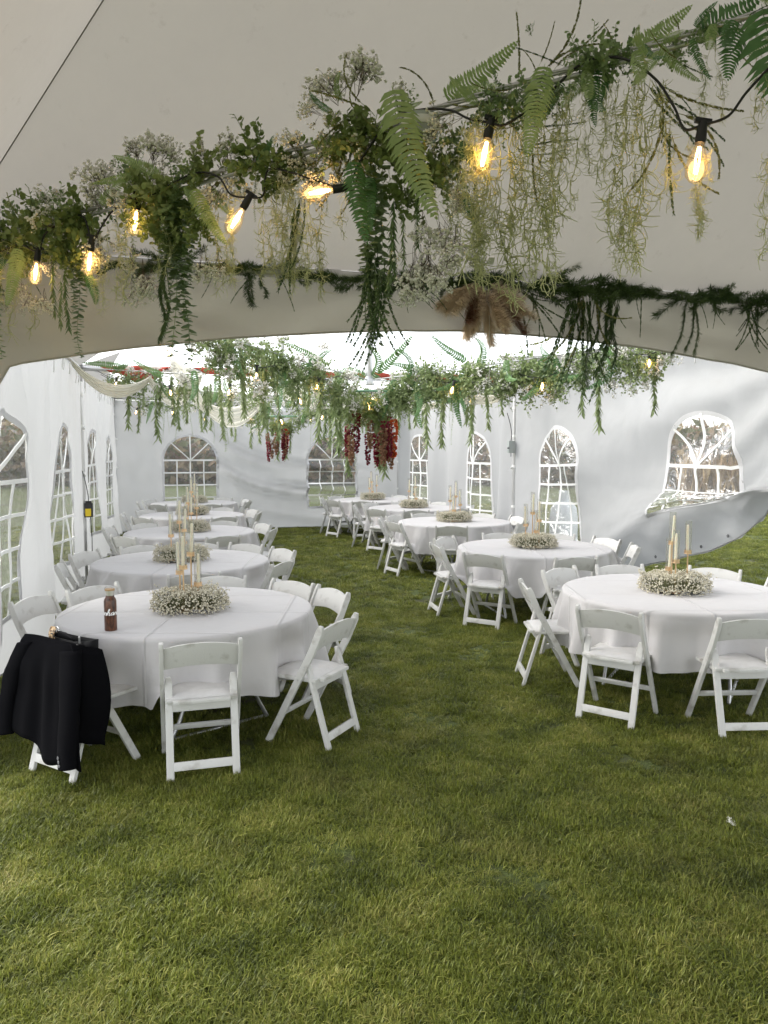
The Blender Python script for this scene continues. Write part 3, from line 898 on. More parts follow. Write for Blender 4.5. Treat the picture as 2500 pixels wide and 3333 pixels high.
# ------------------------------------------------------------------ chairs
CH = {}
def chair_parts():
    def rail(sx):
        m = MB(); pr = [(.215, 0), (-.115, .60), (-.175, .735), (-.185, .77)]
        w, dp = .024, .047
        vs = []
        for i, (y, z) in enumerate(pr):
            a = pr[max(i - 1, 0)]; b = pr[min(i + 1, 3)]
            t = Vector((0, b[0] - a[0], b[1] - a[1])).normalized(); nn = Vector((0, t.z, -t.y))
            k = dp / 2 * (1 if i < 3 else .55)
            if i == 0: nn = Vector((0, 1, 0)); 
            for s in ((-w / 2, -k), (w / 2, -k), (w / 2, k), (-w / 2, k)):
                vs.append(Vector((sx * .215 + s[0], y, z)) + nn * s[1])
        fs = [(0, 1, 2, 3), (15, 14, 13, 12)]
        for i in range(3):
            for k in range(4):
                k2 = (k + 1) % 4; fs.append((i * 4 + k, i * 4 + 4 + k, i * 4 + 4 + k2, i * 4 + k2))
        m.add(vs, fs)
        return m.mesh('side_rail', M['chair'], smooth=.7, bevel=.005)
    def rleg(sx):
        m = MB(); w = .042
        top, foot = Vector((sx * .180, -.055, .545)), Vector((sx * .180, -.215, 0))
        vs = []
        for p, k, w in ((foot, .012, .042), (foot.lerp(top, .94), .012, .042), (top, .010, .024)):
            for s in ((-w / 2, -k), (w / 2, -k), (w / 2, k), (-w / 2, k)):
                vs.append(p + Vector((s[0], s[1], 0)))
        fs = [(0, 3, 2, 1), (8, 9, 10, 11)]
        for i in range(2):
            for k in range(4):
                k2 = (k + 1) % 4; fs.append((i * 4 + k, i * 4 + k2, i * 4 + 4 + k2, i * 4 + 4 + k))
        m.add(vs, fs)
        return m.mesh('rear_leg', M['chair'], smooth=.7, bevel=.005)
    CH['side_rail'] = [rail(-1), rail(1)]
    CH['rear_leg'] = [rleg(-1), rleg(1)]
    m = MB(); m.box((0, -.194, .08), (.322, .02, .048), Matrix.Rotation(-.28, 3, 'X')); CH['floor_bar'] = [m.mesh('floor_bar', M['chair'], smooth=.7, bevel=.004)]
    m = MB(); m.box((0, .105, .2), (.408, .018, .034), Matrix.Rotation(.5, 3, 'X')); CH['stretcher'] = [m.mesh('stretcher', M['chair'], smooth=.7, bevel=.004)]
    m = MB(); m.box((0, -.100, .392), (.322, .022, .066)); CH['seat_rail'] = [m.mesh('seat_rail', M['chair'], smooth=.7, bevel=.004)]
    m = MB(); m.box((0, .055, .424), (.40, .37, .022)); m.box((0, -.142, .424), (.316, .04, .022))
    CH['seat'] = [m.mesh('seat', M['chair'], smooth=.7, bevel=.006)]
    # padded panel
    rows = []
    for i in range(9):
        row = []
        for j in range(9):
            u, v = i / 4 - 1, j / 4 - 1
            e = (1 - abs(u) ** 6) * (1 - abs(v) ** 6)
            row.append((.178 * v * (1 - .03 * abs(u) ** 4), .05 + .175 * u * (1 - .03 * abs(v) ** 4), .4355 + .018 * e ** .5 + .004 * e))
        rows.append(row)
    m = MB(); m.grid(rows)
    CH['cushion'] = [m.mesh('cushion', M['pad'], smooth=.9)]
    # curved back slat with arched top
    m = MB(); n = 14; vs = []
    for i in range(n + 1):
        x = -.205 + .41 * i / n; c = 1 - (x / .205) ** 2
        bow = -.022 * c
        for z, y in ((.605 + .022 * c, -.117), (.735 + .028 * c, -.172)):
            for dy in (-.009, .009):
                vs.append((x, y + bow + dy, z))
    fs = [(0, 1, 3, 2), (4 * n, 4 * n + 2, 4 * n + 3, 4 * n + 1)]
    for i in range(n):
        b = 4 * i
        fs += [(b, b + 4, b + 5, b + 1), (b + 2, b + 3, b + 7, b + 6), (b, b + 2, b + 6, b + 4), (b + 1, b + 5, b + 7, b + 3)]
    m.add(vs, fs); CH['back_slat'] = [m.mesh('back_slat', M['chair'], smooth=.8, bevel=.003)]
    m = MB()
    for sx in (-1, 1):
        for (y, z) in ((-.07, .51), (-.02, .425)):
            m.tube([(sx * .2, y, z), (sx * .228, y, z)], .006, 8)
    CH['rivet'] = [m.mesh('rivets', M['steel'], smooth=.7)]
chair_parts()
def add_chair(x, y, face_deg, label):
    t = empty('folding_chair', (x, y, 0), R(face_deg - 90), label, 'chair', 'white folding chairs around the tables')
    t.scale = (1.03, 1.03, 1.045)
    for nm, ms in CH.items():
        for me in ms:
            link(nm if nm != 'rivet' else 'rivets', me, t)
    return t

# ------------------------------------------------------------------ tables
TR = .87
top_me = MB(); top_me.lathe([(0, .715), (TR - .01, .715), (TR, .72), (TR, .738), (TR - .01, .742), (0, .742)], 48)
top_me = top_me.mesh('table_top', M['board'], smooth=.6)
leg_mbs = []
for s in (-1, 1):
    m = MB()
    pts = []
    for sx in (-1, 1):
        m.tube([(sx * .1, s * .38, .715), (sx * .12, s * .42, .55), (sx * .3, s * .46, .12), (sx * .36, s * .46, .012)], .014, 8)
    m.tube([(-.36, s * .46, .014), (.36, s * .46, .014)], .014, 8)
    m.tube([(-.12, s * .42, .5), (.12, s * .42, .5)], .011, 8)
    leg_mbs.append(m.mesh('folding_leg', M['steel'], smooth=.8))

def cloth_mesh(chairs, seed, hem=.36, bunch=None):
    """chairs: list of (angle, r) around the table; the hem lies on the seats that are pushed in"""
    NT = 260
    r_ = np.random.default_rng(seed)
    L = .757 - hem
    ph = r_.uniform(0, 6.28, 8)
    nf = int(r_.integers(14, 18))
    prof = [(.0, 0), (.2, 0), (.4, 0), (.6, 0), (.76, 0), (TR - .012, 0), (TR + .004, .006), (TR + .011, .022)]
    NS = 22
    rows = []
    for i, (r0, dz) in enumerate(prof):
        row = []
        for k in range(NT):
            a = 2 * PI * k / NT
            row.append((r0 * math.cos(a), r0 * math.sin(a), .757 - dz + (.0015 * nz(r0 * 5 * math.cos(a) + seed, r0 * 5 * math.sin(a), 2) if i < 6 else 0)))
        rows.append(row)
    for j in range(1, NS + 1):
        s = j / NS
        row = []
        for k in range(NT):
            a = 2 * PI * k / NT
            ca, sa = math.cos(a), math.sin(a)
            f = nz(ca * 2.6 + seed * 3, sa * 2.6, seed) * 1.0 + .55 * math.sin(a * 11 + ph[0] + 1.4 * nz(ca, sa, seed + 5)) + .35 * math.sin(a * 17 + ph[1] + 2 * nz(ca * 2, sa * 2, seed + 9))
            amp = .075 * s ** .9
            lim = L * (1 + .04 * nz(ca * 1.5, sa * 1.5, seed + 20) + .02 * f)
            z = .757 - .022 - lim * s
            r = TR + .008 + .012 * s + amp * .35 * f
            wv = .5 + .5 * math.sin(a * nf + ph[2] + 1.5 * nz(ca * 1.6, sa * 1.6, seed + 30))
            r += (.135 + .07 * nz(ca * 2.2, sa * 2.2, seed + 40)) * s ** .8 * (wv ** 1.6 - .18)
            if bunch:
                da = (a - bunch[0] + PI) % (2 * PI) - PI
                wb = math.exp(-(da / .3) ** 2)
                r += wb * (.22 * s ** .7 + .05 * math.sin(a * 40) * s)
                z += wb * (.27 * s + .05 * math.sin(s * 7) * s)
            for ang, rc in chairs:
                da = abs((a - ang + PI) % (2 * PI) - PI) * .9
                w = 1 - smooth01((da - .19) / .09)
                if w > 0 and rc >= .99 and rc < 1.15:
                    r = r - .03 * s * w
                elif w > 0 and rc < .99:
                    seat_z = .466 + .012 * nz(ca * 9, sa * 9, 3)
                    ex = max(0, seat_z - z)
                    z += w * ex
                    r = r + w * (min(ex, .1) * .75 - .02 * s)
                    lim_r = rc + .1 
                    r = r * (1 - w) + min(r, lim_r) * w
            row.append((r * ca, r * sa, max(z, .05)))
        rows.append(row)
    m = MB()
    m.grid(rows[1:], closed=True)
    b = len(m.v); m.v.append((0, 0, .757))
    for k in range(NT): m.f.append((b, k, (k + 1) % NT)); m.m.append(0)
    return m.mesh('tablecloth', M['cloth'], smooth=9)

# centrepiece: a ring of baby's breath, gold holders, candles in glass tubes
gyp_mat = varied('baby_breath', (.46, .42, .30), (.74, .70, .58), 60, .7)
gyp_stem = simple('dry_stem', (.13, .14, .06), .8)
def wreath_mesh(seed):
    r = np.random.default_rng(seed)
    m = MB()
    for i in range(3000):
        a = r.uniform(0, 2 * PI); b = r.uniform(-.25, PI + .25) if r.uniform() < .85 else r.uniform(0, PI)
        lump = 1 + .2 * nz(math.cos(a) * 2.4 + seed, math.sin(a) * 2.4, b)
        rr = (.078 + .042 * r.uniform() ** .6) * lump
        rad = .155 + rr * math.cos(b) * 1.05
        z = .045 + rr * math.sin(b) * .9
        if r.uniform() < .2: rad = r.uniform(.0, .12); z = r.uniform(.04, .15)
        if r.uniform() < .15: rad = r.uniform(.2, .285); z = r.uniform(.004, .06)
        c = (rad * math.cos(a), rad * math.sin(a), max(z, .01))
        octa(m, c, r.uniform(.0045, .0085), 0)
        if i % 4 == 0:
            o = Vector((.15 * math.cos(a + r.normal(0, .2)), .15 * math.sin(a + r.normal(0, .2)), .03))
            m.tube([o, Vector(c)], .0012, 3, cap=False, mi=1)
    for i in range(40):
        a = r.uniform(0, 2 * PI); d = Vector((math.cos(a) * .8, math.sin(a) * .8, r.uniform(-.1, .9))).normalized()
        o = Vector((.17 * math.cos(a), .17 * math.sin(a), .07)); e = o + d * r.uniform(.09, .13); e.z = max(e.z, .012)
        m.tube([o, e], .001, 3, cap=False, mi=1)
        for q in range(6):
            octa(m, e + Vector(r.normal(0, .009, 3)), r.uniform(.004, .007), 0)
    return m.mesh('blossom_ring', [gyp_mat, gyp_stem], smooth=9)
WREATH = [wreath_mesh(1), wreath_mesh(2)]
HOLD = {}
def holder_meshes(h):
    k = round(h, 3)
    if k in HOLD: return HOLD[k]
    b = MB(); b.lathe([(0, 0), (.045, 0), (.045, .006), (.012, .012), (.006, .03)], 20)
    s = MB(); s.tube([(0, 0, .01), (0, 0, h)], .0055, 10)
    c = MB(); c.lathe([(.006, h - .006), (.031, h), (.031, h + .004), (.0285, h + .006), (.0285, h + .03), (.0265, h + .03), (.0265, h + .008), (0, h + .008)], 24)
    g = MB(); g.lathe([(.026, h + .008), (.026, h + .262), (.0245, h + .262), (.0245, h + .008)], 24)
    HOLD[k] = [('base', b.mesh('base', M['gold'], smooth=.7)), ('stem', s.mesh('stem', M['gold'], smooth=.7)),
               ('cup', c.mesh('cup', M['gold'], smooth=.7)), ('glass_tube', g.mesh('glass_tube', M['glass'], smooth=.8))]
    return HOLD[k]
cd = MB(); cd.lathe([(0, 0), (.0115, 0), (.0112, .03), (.0098, .2), (.0085, .222), (.003, .226), (0, .225)], 14)
candle_me = cd.mesh('candle', M['wax'], smooth=.8)
wk = MB(); wk.tube([(0, 0, .222), (.001, 0, .232)], .0012, 5)
wick_me = wk.mesh('wick', M['wick'])

SECT = ['far side', 'far {w} corner', '{w} side', 'near {w} corner', 'near side', 'near aisle corner', 'aisle side', 'far aisle corner']
def sector_names(angs, aisle_right):
    """one different name per chair"""
    base = [90, 135, 180, 225, 270, 315, 0, 45] if aisle_right else [90, 45, 0, 315, 270, 225, 180, 135]
    free = set(range(8)); out = {}
    pairs = sorted((abs((angs[i] - base[k] + 180) % 360 - 180), i, k) for i in range(len(angs)) for k in range(8))
    for dd, i, k in pairs:
        if i not in out and k in free: out[i] = k; free.discard(k)
    return [SECT[out[i]].format(w='wall') for i in range(len(angs))]

TABLES = []
def table(x, y, phrase, chairs, aisle_right, seed, wre_rot=0, cand=((.16, .24, .30, .375)), crot=0, bunch=None, hem=.36, centre=(0, 0)):
    """chairs: (angle deg, r, twist deg)"""
    t = empty('round_table', (x, y, 0), seed * .7, 'round folding table under the white cloth, ' + phrase, 'table', 'round banquet tables')
    link('table_top', top_me, t)
    for me in leg_mbs: link('folding_leg', me, t)
    cm = cloth_mesh([(R(a), r) for a, r, tw in chairs], seed, hem, bunch)
    o = link('tablecloth', cm, None, (x, y, 0))
    tag(o, 'white floor-shy tablecloth draped over the ' + phrase, 'tablecloth', 'white tablecloths')
    names = sector_names([c[0] for c in chairs], aisle_right)
    out = []
    for (a, r, tw), nm in zip(chairs, names):
        cx, cy = x + r * math.cos(R(a)), y + r * math.sin(R(a))
        out.append(add_chair(cx, cy, a + 180 + tw, 'white folding chair, ' + nm + ' of the ' + phrase))
    zt = .7585
    wx, wy = x + centre[0], y + centre[1]
    w = empty('flower_ring', (wx, wy, zt), wre_rot, "ring of cream baby's breath on the " + phrase, 'centrepiece', "baby's breath table centrepieces")
    b = link('blossoms', WREATH[seed % 2], w); b['kind'] = 'stuff'
    words = ['shortest', 'second shortest', 'second tallest', 'tallest']
    for k, h in enumerate(cand):
        a = crot + (0, 2.2, 4.1, 1.1)[k]
        rr = (.055, .1, .1, .03)[k]
        hx, hy = wx + rr * math.cos(a), wy + rr * math.sin(a)
        hd = empty('candle_holder', (hx, hy, zt), 0, words[k] + ' gold candle holder with glass tube, ' + phrase, 'candle holder', 'gold candle holders in the centrepieces')
        for nm, me in holder_meshes(h): link(nm, me, hd)
        c = link('candle', candle_me, None, (hx + .004 * math.cos(k * 2 + seed), hy + .004 * math.sin(k * 2 + seed), zt + h + .0085), (.035 * math.sin(k + seed), .035 * math.cos(k * 2 + seed), 0))
        tag(c, 'ivory candle inside the ' + words[k] + ' glass tube, ' + phrase, 'candle', 'ivory taper candles')
        link('wick', wick_me, c)
    TABLES.append(t)
    return out

LT = ['front table with the brown bottle', 'second table in the bottle row', 'third table in the bottle row', 'fourth table in the bottle row', 'last table in the bottle row']
RT = ['front table in the billowing-wall row', 'second table in the billowing-wall row', 'third table in the billowing-wall row', 'fourth table in the billowing-wall row', 'last table in the billowing-wall row']
L1C = table(-1.40, 5.43, LT[0], [(-72, .985, -2), (-113, 1.03, -9), (171, 1.05, -4), (145, .95, 0), (91, .96, 0), (54, .91, 0), (27, .95, 8), (-27, 1.06, 0)], True, 1, crot=.4, centre=(.02, -.02))
L1C[1]['label'] = "white folding chair wearing a black jacket at the front bottle table"
table(-2.07, 7.80, LT[1], [(-70, .98, 0), (207, .97, -10), (163, 1.0, 0), (128, .95, 5), (95, .95, 0), (65, .95, 0), (30, .95, 10), (-20, .97, 0)], True, 2, crot=1.2)
table(-2.67, 10.55, LT[2], [(-55, .95, 0), (-122, .95, 0), (172, 1.0, 10), (140, .95, 0), (108, .95, 0), (78, .95, 0), (38, .95, 0), (-6, .97, 0)], True, 3, crot=2.9)
table(-3.30, 13.2, LT[3], [(-50, .95, 0), (-120, .95, 0), (192, .97, 0), (150, .95, 0), (105, .95, 0), (75, .95, 0), (35, .95, 0), (-2, .97, 0)], True, 4, crot=3.6)
table(-3.98, 16.1, LT[4], [(-60, .95, 0), (-115, .95, 0), (200, .95, 0), (160, .95, 0), (110, .95, 0), (70, .95, 0), (30, .95, 0), (-5, .97, 0)], True, 5, crot=.3)
table(2.33, 6.10, RT[0], [(-132, 1.02, 6), (-87, 1.0, 0), (175, 1.0, 4), (128, .98, 0), (95, .94, 0), (52, .98, 0), (16, .96, 0), (-20, .96, 0)], False, 6, crot=2.2, hem=.36)
table(1.74, 8.86, RT[1], [(-130, .95, 8), (-79, .95, 0), (186, .97, 6), (150, .98, -6), (102, .96, 0), (64, .95, 0), (28, .95, 0), (-8, .95, 0)], False, 7, crot=1.0, bunch=(R(20), 1))
table(1.10, 12.0, RT[2], [(-150, .93, 0), (-97, .95, 0), (176, .98, 0), (146, .95, 0), (112, .95, 0), (60, .95, 0), (20, .95, 0), (-30, .95, 0)], False, 8, crot=4.4)
table(.58, 14.8, RT[3], [(-130, .95, 0), (-90, .95, 0), (178, .97, 0), (140, .95, 0), (100, .95, 0), (60, .95, 0), (15, .95, 0), (-45, .95, 0)], False, 9, crot=5.5)
table(-.25, 17.1, RT[4], [(-138, .95, 0), (-100, .95, 0), (180, .95, 0), (142, .95, 0), (100, .92, 0), (55, .92, 0), (15, .93, 0), (-50, .95, 0)], False, 10, crot=1.7)

# ------------------------------------------------------------------ foliage pieces
M['fern_light'] = leafmat('fern_sage', (.26, .37, .12), (.43, .54, .25), .5, .3)
M['fern_dark'] = leafmat('fern_deep', (.07, .17, .06), (.16, .30, .11), .4, .2)
M['fern_teal'] = leafmat('fern_teal', (.07, .17, .055), (.19, .32, .12), .45, .25)
M['euca'] = leafmat('eucalyptus', (.14, .23, .09), (.32, .41, .20), .5, .2)
M['euca_grey'] = leafmat('eucalyptus_grey', (.19, .26, .105), (.35, .42, .20), .55, .25)
M['dark_leaf'] = leafmat('dark_leaf', (.15, .22, .06), (.34, .40, .16), .5, .2)
M['olive'] = leafmat('olive_sprig', (.10, .11, .03), (.32, .33, .11), .5, .2)
M['needle'] = leafmat('needle', (.04, .085, .03), (.13, .19, .065), .5, .15)
M['moss'] = leafmat('moss', (.60, .63, .33), (.82, .84, .54), .6, .35)
M['floret'] = varied('floret', (.76, .74, .66), (.9, .89, .85), 60, .7)
M['twig'] = simple('brown_twig', (.09, .065, .035), .7)
M['yellow'] = simple('yellow_petal', (.62, .52, .07), .5)
M['red'] = leafmat('red_petal', (.42, .04, .02), (.62, .13, .03), .5, .3)
M['burgundy'] = leafmat('burgundy_petal', (.13, .008, .022), (.27, .02, .04), .5, .25)
M['peach'] = leafmat('peach_petal', (.24, .12, .07), (.40, .24, .14), .6, .3)
M['pampas'] = leafmat('pampas', (.78, .65, .50), (.9, .8, .66), .8, .35)
M['pampas_dark'] = simple('pampas_dark', (.3, .15, .1), .8)
M['vine'] = simple('vine_stem', (.16, .15, .06), .7)

def curve_pts(L, n, curl, twist=0.0, side=0.0):
    """path starting down -Z, bending by curl towards -Y and side towards +X"""
    p = Vector((0, 0, 0)); pts = [p.copy()]; dirs = []
    for i in range(n):
        s = (i + .5) / n
        a, b = curl * s, side * s
        d = Vector((math.sin(b), -math.sin(a) * math.cos(b), -math.cos(a) * math.cos(b))).normalized()
        p = p + d * (L / n); pts.append(p.copy()); dirs.append(d)
    dirs.append(dirs[-1])
    return pts, dirs

def fern_mesh(L, w, n, curl, side, mat, droop=.35):
    m = MB()
    pts, dirs = curve_pts(L, n, curl, 0, side)
    m.tube(pts, [.003 * (1 - i / n * .8) for i in range(n + 1)], 4)
    for i in range(1, n + 1):
        s = i / n
        prof = min(1, .45 + 3.2 * s) * (1 - s) ** .62 + .06
        d = dirs[i]
        nrm = (Vector((0, -1, 0)) - d * Vector((0, -1, 0)).dot(d)).normalized()
        sx = d.cross(nrm).normalized()
        for k in (-1, 1):
            dl = (sx * k + d * .28 - nrm * -.0 - nrm * droop * .6 + Vector((rng.normal(0, .05), rng.normal(0, .08), rng.normal(0, .05)))).normalized()
            ln = w / 2 * prof; wd = L / n * .86
            sd = (d - dl * d.dot(dl)).normalized()
            b = pts[i]; mid = b + dl * ln * .55 + nrm * .12 * ln; tip = b + dl * ln - nrm * .15 * ln + d * ln * .12
            m.add([b - sd * wd * .35, b + sd * wd * .35, mid + sd * wd * .62, tip, mid - sd * wd * .5], [(0, 1, 2, 4), (4, 2, 3)])
    return m.mesh('fern_frond', mat, smooth=1.2)

def trail_mesh(L, n, r, mat, kind, seed):
    q = np.random.default_rng(seed); m = MB()
    pts = []; ph = q.uniform(0, 6, 4)
    for i in range(n + 1):
        s = i / n
        pts.append(Vector((.03 * math.sin(s * 4 + ph[0]) * s, .025 * math.sin(s * 5 + ph[1]) * s, -L * s)))
    m.tube(pts, .0016, 4)
    for i in range(1, n + 1):
        s = i / n; a0 = i * 1.57 + q.normal(0, .3)
        for k in range(2 if kind == 'round' else 3):
            a = a0 + k * (PI if kind == 'round' else 2.1)
            o = Vector((math.cos(a), math.sin(a), 0))
            if kind == 'round':
                d = (o + Vector((0, 0, -.35 + q.normal(0, .25)))).normalized()
                sz = r * (1.1 - .55 * s) * q.uniform(.75, 1.15)
                sd = d.cross(Vector((0, 0, 1)) + o * .4).normalized()
                m.rleaf(pts[i] + o * .004, d, sd, sz * 2, sz * 1.7)
            else:
                d = (o * q.uniform(.25, .6) + Vector((0, 0, -1))).normalized()
                sd = d.cross(o).normalized()
                sd = (sd + o * q.normal(0, .5)).normalized()
                m.leaf(pts[i], d, sd, r * q.uniform(.7, 1.2), r * .23, bend=r * .1)
    return m.mesh('trail', mat, smooth=1.0)

def needle_tail(L, n, mat, seed, spread=.5, ln=.036, wn=.004):
    q = np.random.default_rng(seed); m = MB()
    pts = [Vector((.03 * math.sin(i * .5 + seed) * i / 12, .02 * math.cos(i * .7), -L * i / 12)) for i in range(13)]
    m.tube(pts, .002, 4)
    for i in range(n):
        s = q.uniform(0, 1); j = min(int(s * 12), 11); p = pts[j].lerp(pts[j + 1], s * 12 - j)
        a = q.uniform(0, 2 * PI)
        d = Vector((math.cos(a) * spread, math.sin(a) * spread, -1 + q.normal(0, .5))).normalized()
        m.leaf(p, d, d.orthogonal().normalized(), ln * q.uniform(.6, 1.2), wn)
    return m.mesh('needle_tail', mat, smooth=1.0)

def moss_mesh(L, seed, n=26, t0=.0014):
    q = np.random.default_rng(seed); m = MB()
    k = 14; x = y = 0.0; pts = []
    for i in range(k + 1):
        pts.append(Vector((x, y, -L * i / k))); x += q.normal(0, .010); y += q.normal(0, .010)
    m.tube(pts, t0, 3, cap=False)
    for i in range(n):
        s = q.uniform(0.02, 1) ** .8; j = min(int(s * k), k - 1); p = pts[j].lerp(pts[j + 1], s * k - j)
        a = q.uniform(0, 2 * PI); h = Vector((math.cos(a), math.sin(a), 0))
        for c in range(int(q.integers(2, 4))):
            ln = q.uniform(.03, .075); th = q.uniform(.2, 2.0); w = q.normal(0, .6)
            hh = Vector((math.cos(a + w), math.sin(a + w), 0))
            pp = p.copy(); path = [pp.copy()]
            dt = q.normal(.1, .55)
            for z in range(4):
                d = hh * math.sin(th) + Vector((0, 0, -math.cos(th)))
                pp = pp + d * ln / 4; path.append(pp.copy()); th += dt
            m.tube(path, [t0, t0, t0 * .9, t0 * .8, t0 * .5], 3, cap=False)
    return m.mesh('moss_strand', M['moss'], smooth=9)

def gyp_mesh(L, seed, fr=.0048, nf=4):
    """spray growing along -Z"""
    q = np.random.default_rng(seed); m = MB()
    def br(p, d, l, lev):
        e = p + d * l
        mid = p.lerp(e, .5) + Vector(q.normal(0, l * .06, 3))
        m.tube([p, mid, e], .0009 if lev else .0013, 3, cap=False, mi=1)
        if lev == 2:
            for _ in range(nf):
                octa(m, e + Vector(q.normal(0, .010, 3)), fr * q.uniform(.6, 1.25), 0)
            return
        for _ in range(4 if lev == 0 else 3):
            dd = (d + Vector(q.normal(0, .5, 3))).normalized()
            br(p.lerp(e, q.uniform(.45, 1)), dd, l * q.uniform(.42, .7), lev + 1)
    for _ in range(3):
        br(Vector((0, 0, 0)), Vector((q.normal(0, .22), q.normal(0, .22), -1)).normalized(), L * .5, 0)
    return m.mesh('flower_spray', [M['floret'], M['twig']], smooth=9)

def wheat_mesh(L, curl, seed, mat, ln=.022):
    q = np.random.default_rng(seed); m = MB(); n = 34
    pts, dirs = curve_pts(L, n, curl * .35, 0, curl)
    m.tube(pts, .0014, 4)
    for i in range(3, n + 1):
        d = dirs[i]; sx = d.orthogonal().normalized(); sx.rotate(Matrix.Rotation(i * 1.3, 3, d))
        for k in (-1, 1):
            dl = (d + sx * k * .42).normalized()
            m.leaf(pts[i], dl, d.cross(sx).normalized(), ln * (1.1 - .5 * i / n), .0085)
    return m.mesh('grass_sprig', mat, smooth=1)

def bush_mesh(r, n, mat, seed, lr=.014):
    q = np.random.default_rng(seed); m = MB()
    for i in range(n // 8):
        d = Vector(q.normal(0, 1, 3)).normalized(); L = r * q.uniform(.6, 1.15)
        b = Vector(q.normal(0, r * .25, 3))
        m.tube([b, b + d * L], .0014, 3, cap=False)
        for k in range(8):
            p = b + d * L * (k + 1) / 8
            o = d.orthogonal().normalized(); o.rotate(Matrix.Rotation(q.uniform(0, 6.28), 3, d))
            dl = (o + d * .6).normalized()
            m.rleaf(p, dl, dl.cross(d + Vector(q.normal(0, .4, 3))).normalized(), lr * 2 * q.uniform(.7, 1.1), lr * 1.6)
    return m.mesh('leaf_clump', mat, smooth=1)

def wisteria_mesh(L, mat, seed, r=.042):
    q = np.random.default_rng(seed); m = MB()
    m.tube([(0, 0, 0), (0, 0, -L)], .002, 4, mi=1)
    for i in range(150):
        s = q.uniform(0, 1); a = q.uniform(0, 6.28); rr = r * (1 - s) ** .6 * q.uniform(.4, 1)
        o = Vector((math.cos(a), math.sin(a), 0)); d = (o + Vector((0, 0, -.7 + q.normal(0, .4)))).normalized()
        m.rleaf(o * rr * .5 + Vector((0, 0, -L * s)), d, d.cross(Vector(q.normal(0, 1, 3))).normalized(), .026, .022)
    return m.mesh('flower_tassel', [mat, M['vine']], smooth=1)

PL = {}
def pool(key, fn, n):
    PL[key] = [fn(i) for i in range(n)]
pool('fern_light', lambda i: fern_mesh(1, .36, 26, (.5, 1.1, .2, 1.5)[i], (.1, -.15, .3, -.5)[i], M['fern_light']), 4)
pool('fern_dark', lambda i: fern_mesh(1, .38, 22, (.3, .9, 1.3)[i], (.15, -.3, .4)[i], M['fern_dark']), 3)
pool('fern_wide', lambda i: fern_mesh(1, .62, 17, (.3, .7)[i], (.1, -.2)[i], M['fern_dark']), 2)
pool('fern_teal', lambda i: fern_mesh(1, .26, 22, (.4, 1.2, 1.9, .8)[i], (.2, -.4, .9, -1.4)[i], M['fern_teal']), 4)
pool('round', lambda i: trail_mesh(1, 34, .036, M['euca'], 'round', 20 + i), 4)
pool('roundsmall', lambda i: trail_mesh(1, 46, .017, M['euca_grey'], 'round', 30 + i), 3)
pool('willow', lambda i: trail_mesh(1, 16, .17, M['euca'], 'lance', 40 + i), 3)
pool('willow_grey', lambda i: trail_mesh(1, 20, .17, M['euca_grey'], 'lance', 50 + i), 4)
pool('needle', lambda i: needle_tail(.5, 520, M['needle'], 60 + i, .5, .045), 3)
pool('needle_bush', lambda i: needle_tail(.25, 330, M['needle'], 70 + i, 1.2, .05, .0042), 3)
pool('moss', lambda i: moss_mesh(.5, 80 + i, 30), 7)
pool('gyp', lambda i: gyp_mesh(.26, 90 + i, .0092, 3), 6)
pool('gyp_far', lambda i: gyp_mesh(.34, 95 + i, .0095, 4), 4)
pool('wheat', lambda i: wheat_mesh(.3, (.3, .9, 1.5, -.8, -1.4)[i], 100 + i, M['olive']), 5)
pool('wheat_dark', lambda i: wheat_mesh(.36, (.2, -.3, .6, -.6)[i], 105 + i, M['needle'], .026), 4)
pool('bush', lambda i: bush_mesh(.11, 210, M['dark_leaf'], 110 + i, .016), 4)
pool('bush_euca', lambda i: bush_mesh(.12, 140, M['euca'], 115 + i, .012), 3)
pool('bush_fine', lambda i: bush_mesh(.2, 230, M['euca_grey'], 118 + i, .016), 3)
pool('tassel_red', lambda i: wisteria_mesh(.32, M['red'], 120 + i), 1)
pool('tassel_burgundy', lambda i: wisteria_mesh(.34, M['burgundy'], 122 + i), 2)
pool('tassel_peach', lambda i: wisteria_mesh(.3, M['peach'], 124 + i), 1)
NAME = {'fern_light': 'fern_frond', 'fern_dark': 'fern_frond', 'fern_wide': 'fern_frond', 'fern_teal': 'fern_frond', 'round': 'eucalyptus_trail', 'roundsmall': 'eucalyptus_trail',
        'willow': 'willow_trail', 'willow_grey': 'willow_trail', 'needle': 'needle_tail', 'needle_bush': 'needle_sprig', 'moss': 'moss_strand', 'gyp': 'flower_spray', 'gyp_far': 'flower_spray',
        'wheat': 'grass_sprig', 'wheat_dark': 'grass_sprig', 'bush': 'leaf_clump', 'bush_euca': 'leaf_clump', 'bush_fine': 'leaf_clump',
        'tassel_red': 'flower_tassel', 'tassel_burgundy': 'flower_tassel', 'tassel_peach': 'flower_tassel'}
UNIT = {'needle': .5, 'needle_bush': .25, 'moss': .5, 'gyp': .26, 'gyp_far': .34, 'wheat': .3, 'wheat_dark': .36, 'bush': .22, 'bush_euca': .24, 'bush_fine': .4, 'tassel_red': .32, 'tassel_burgundy': .34, 'tassel_peach': .3}
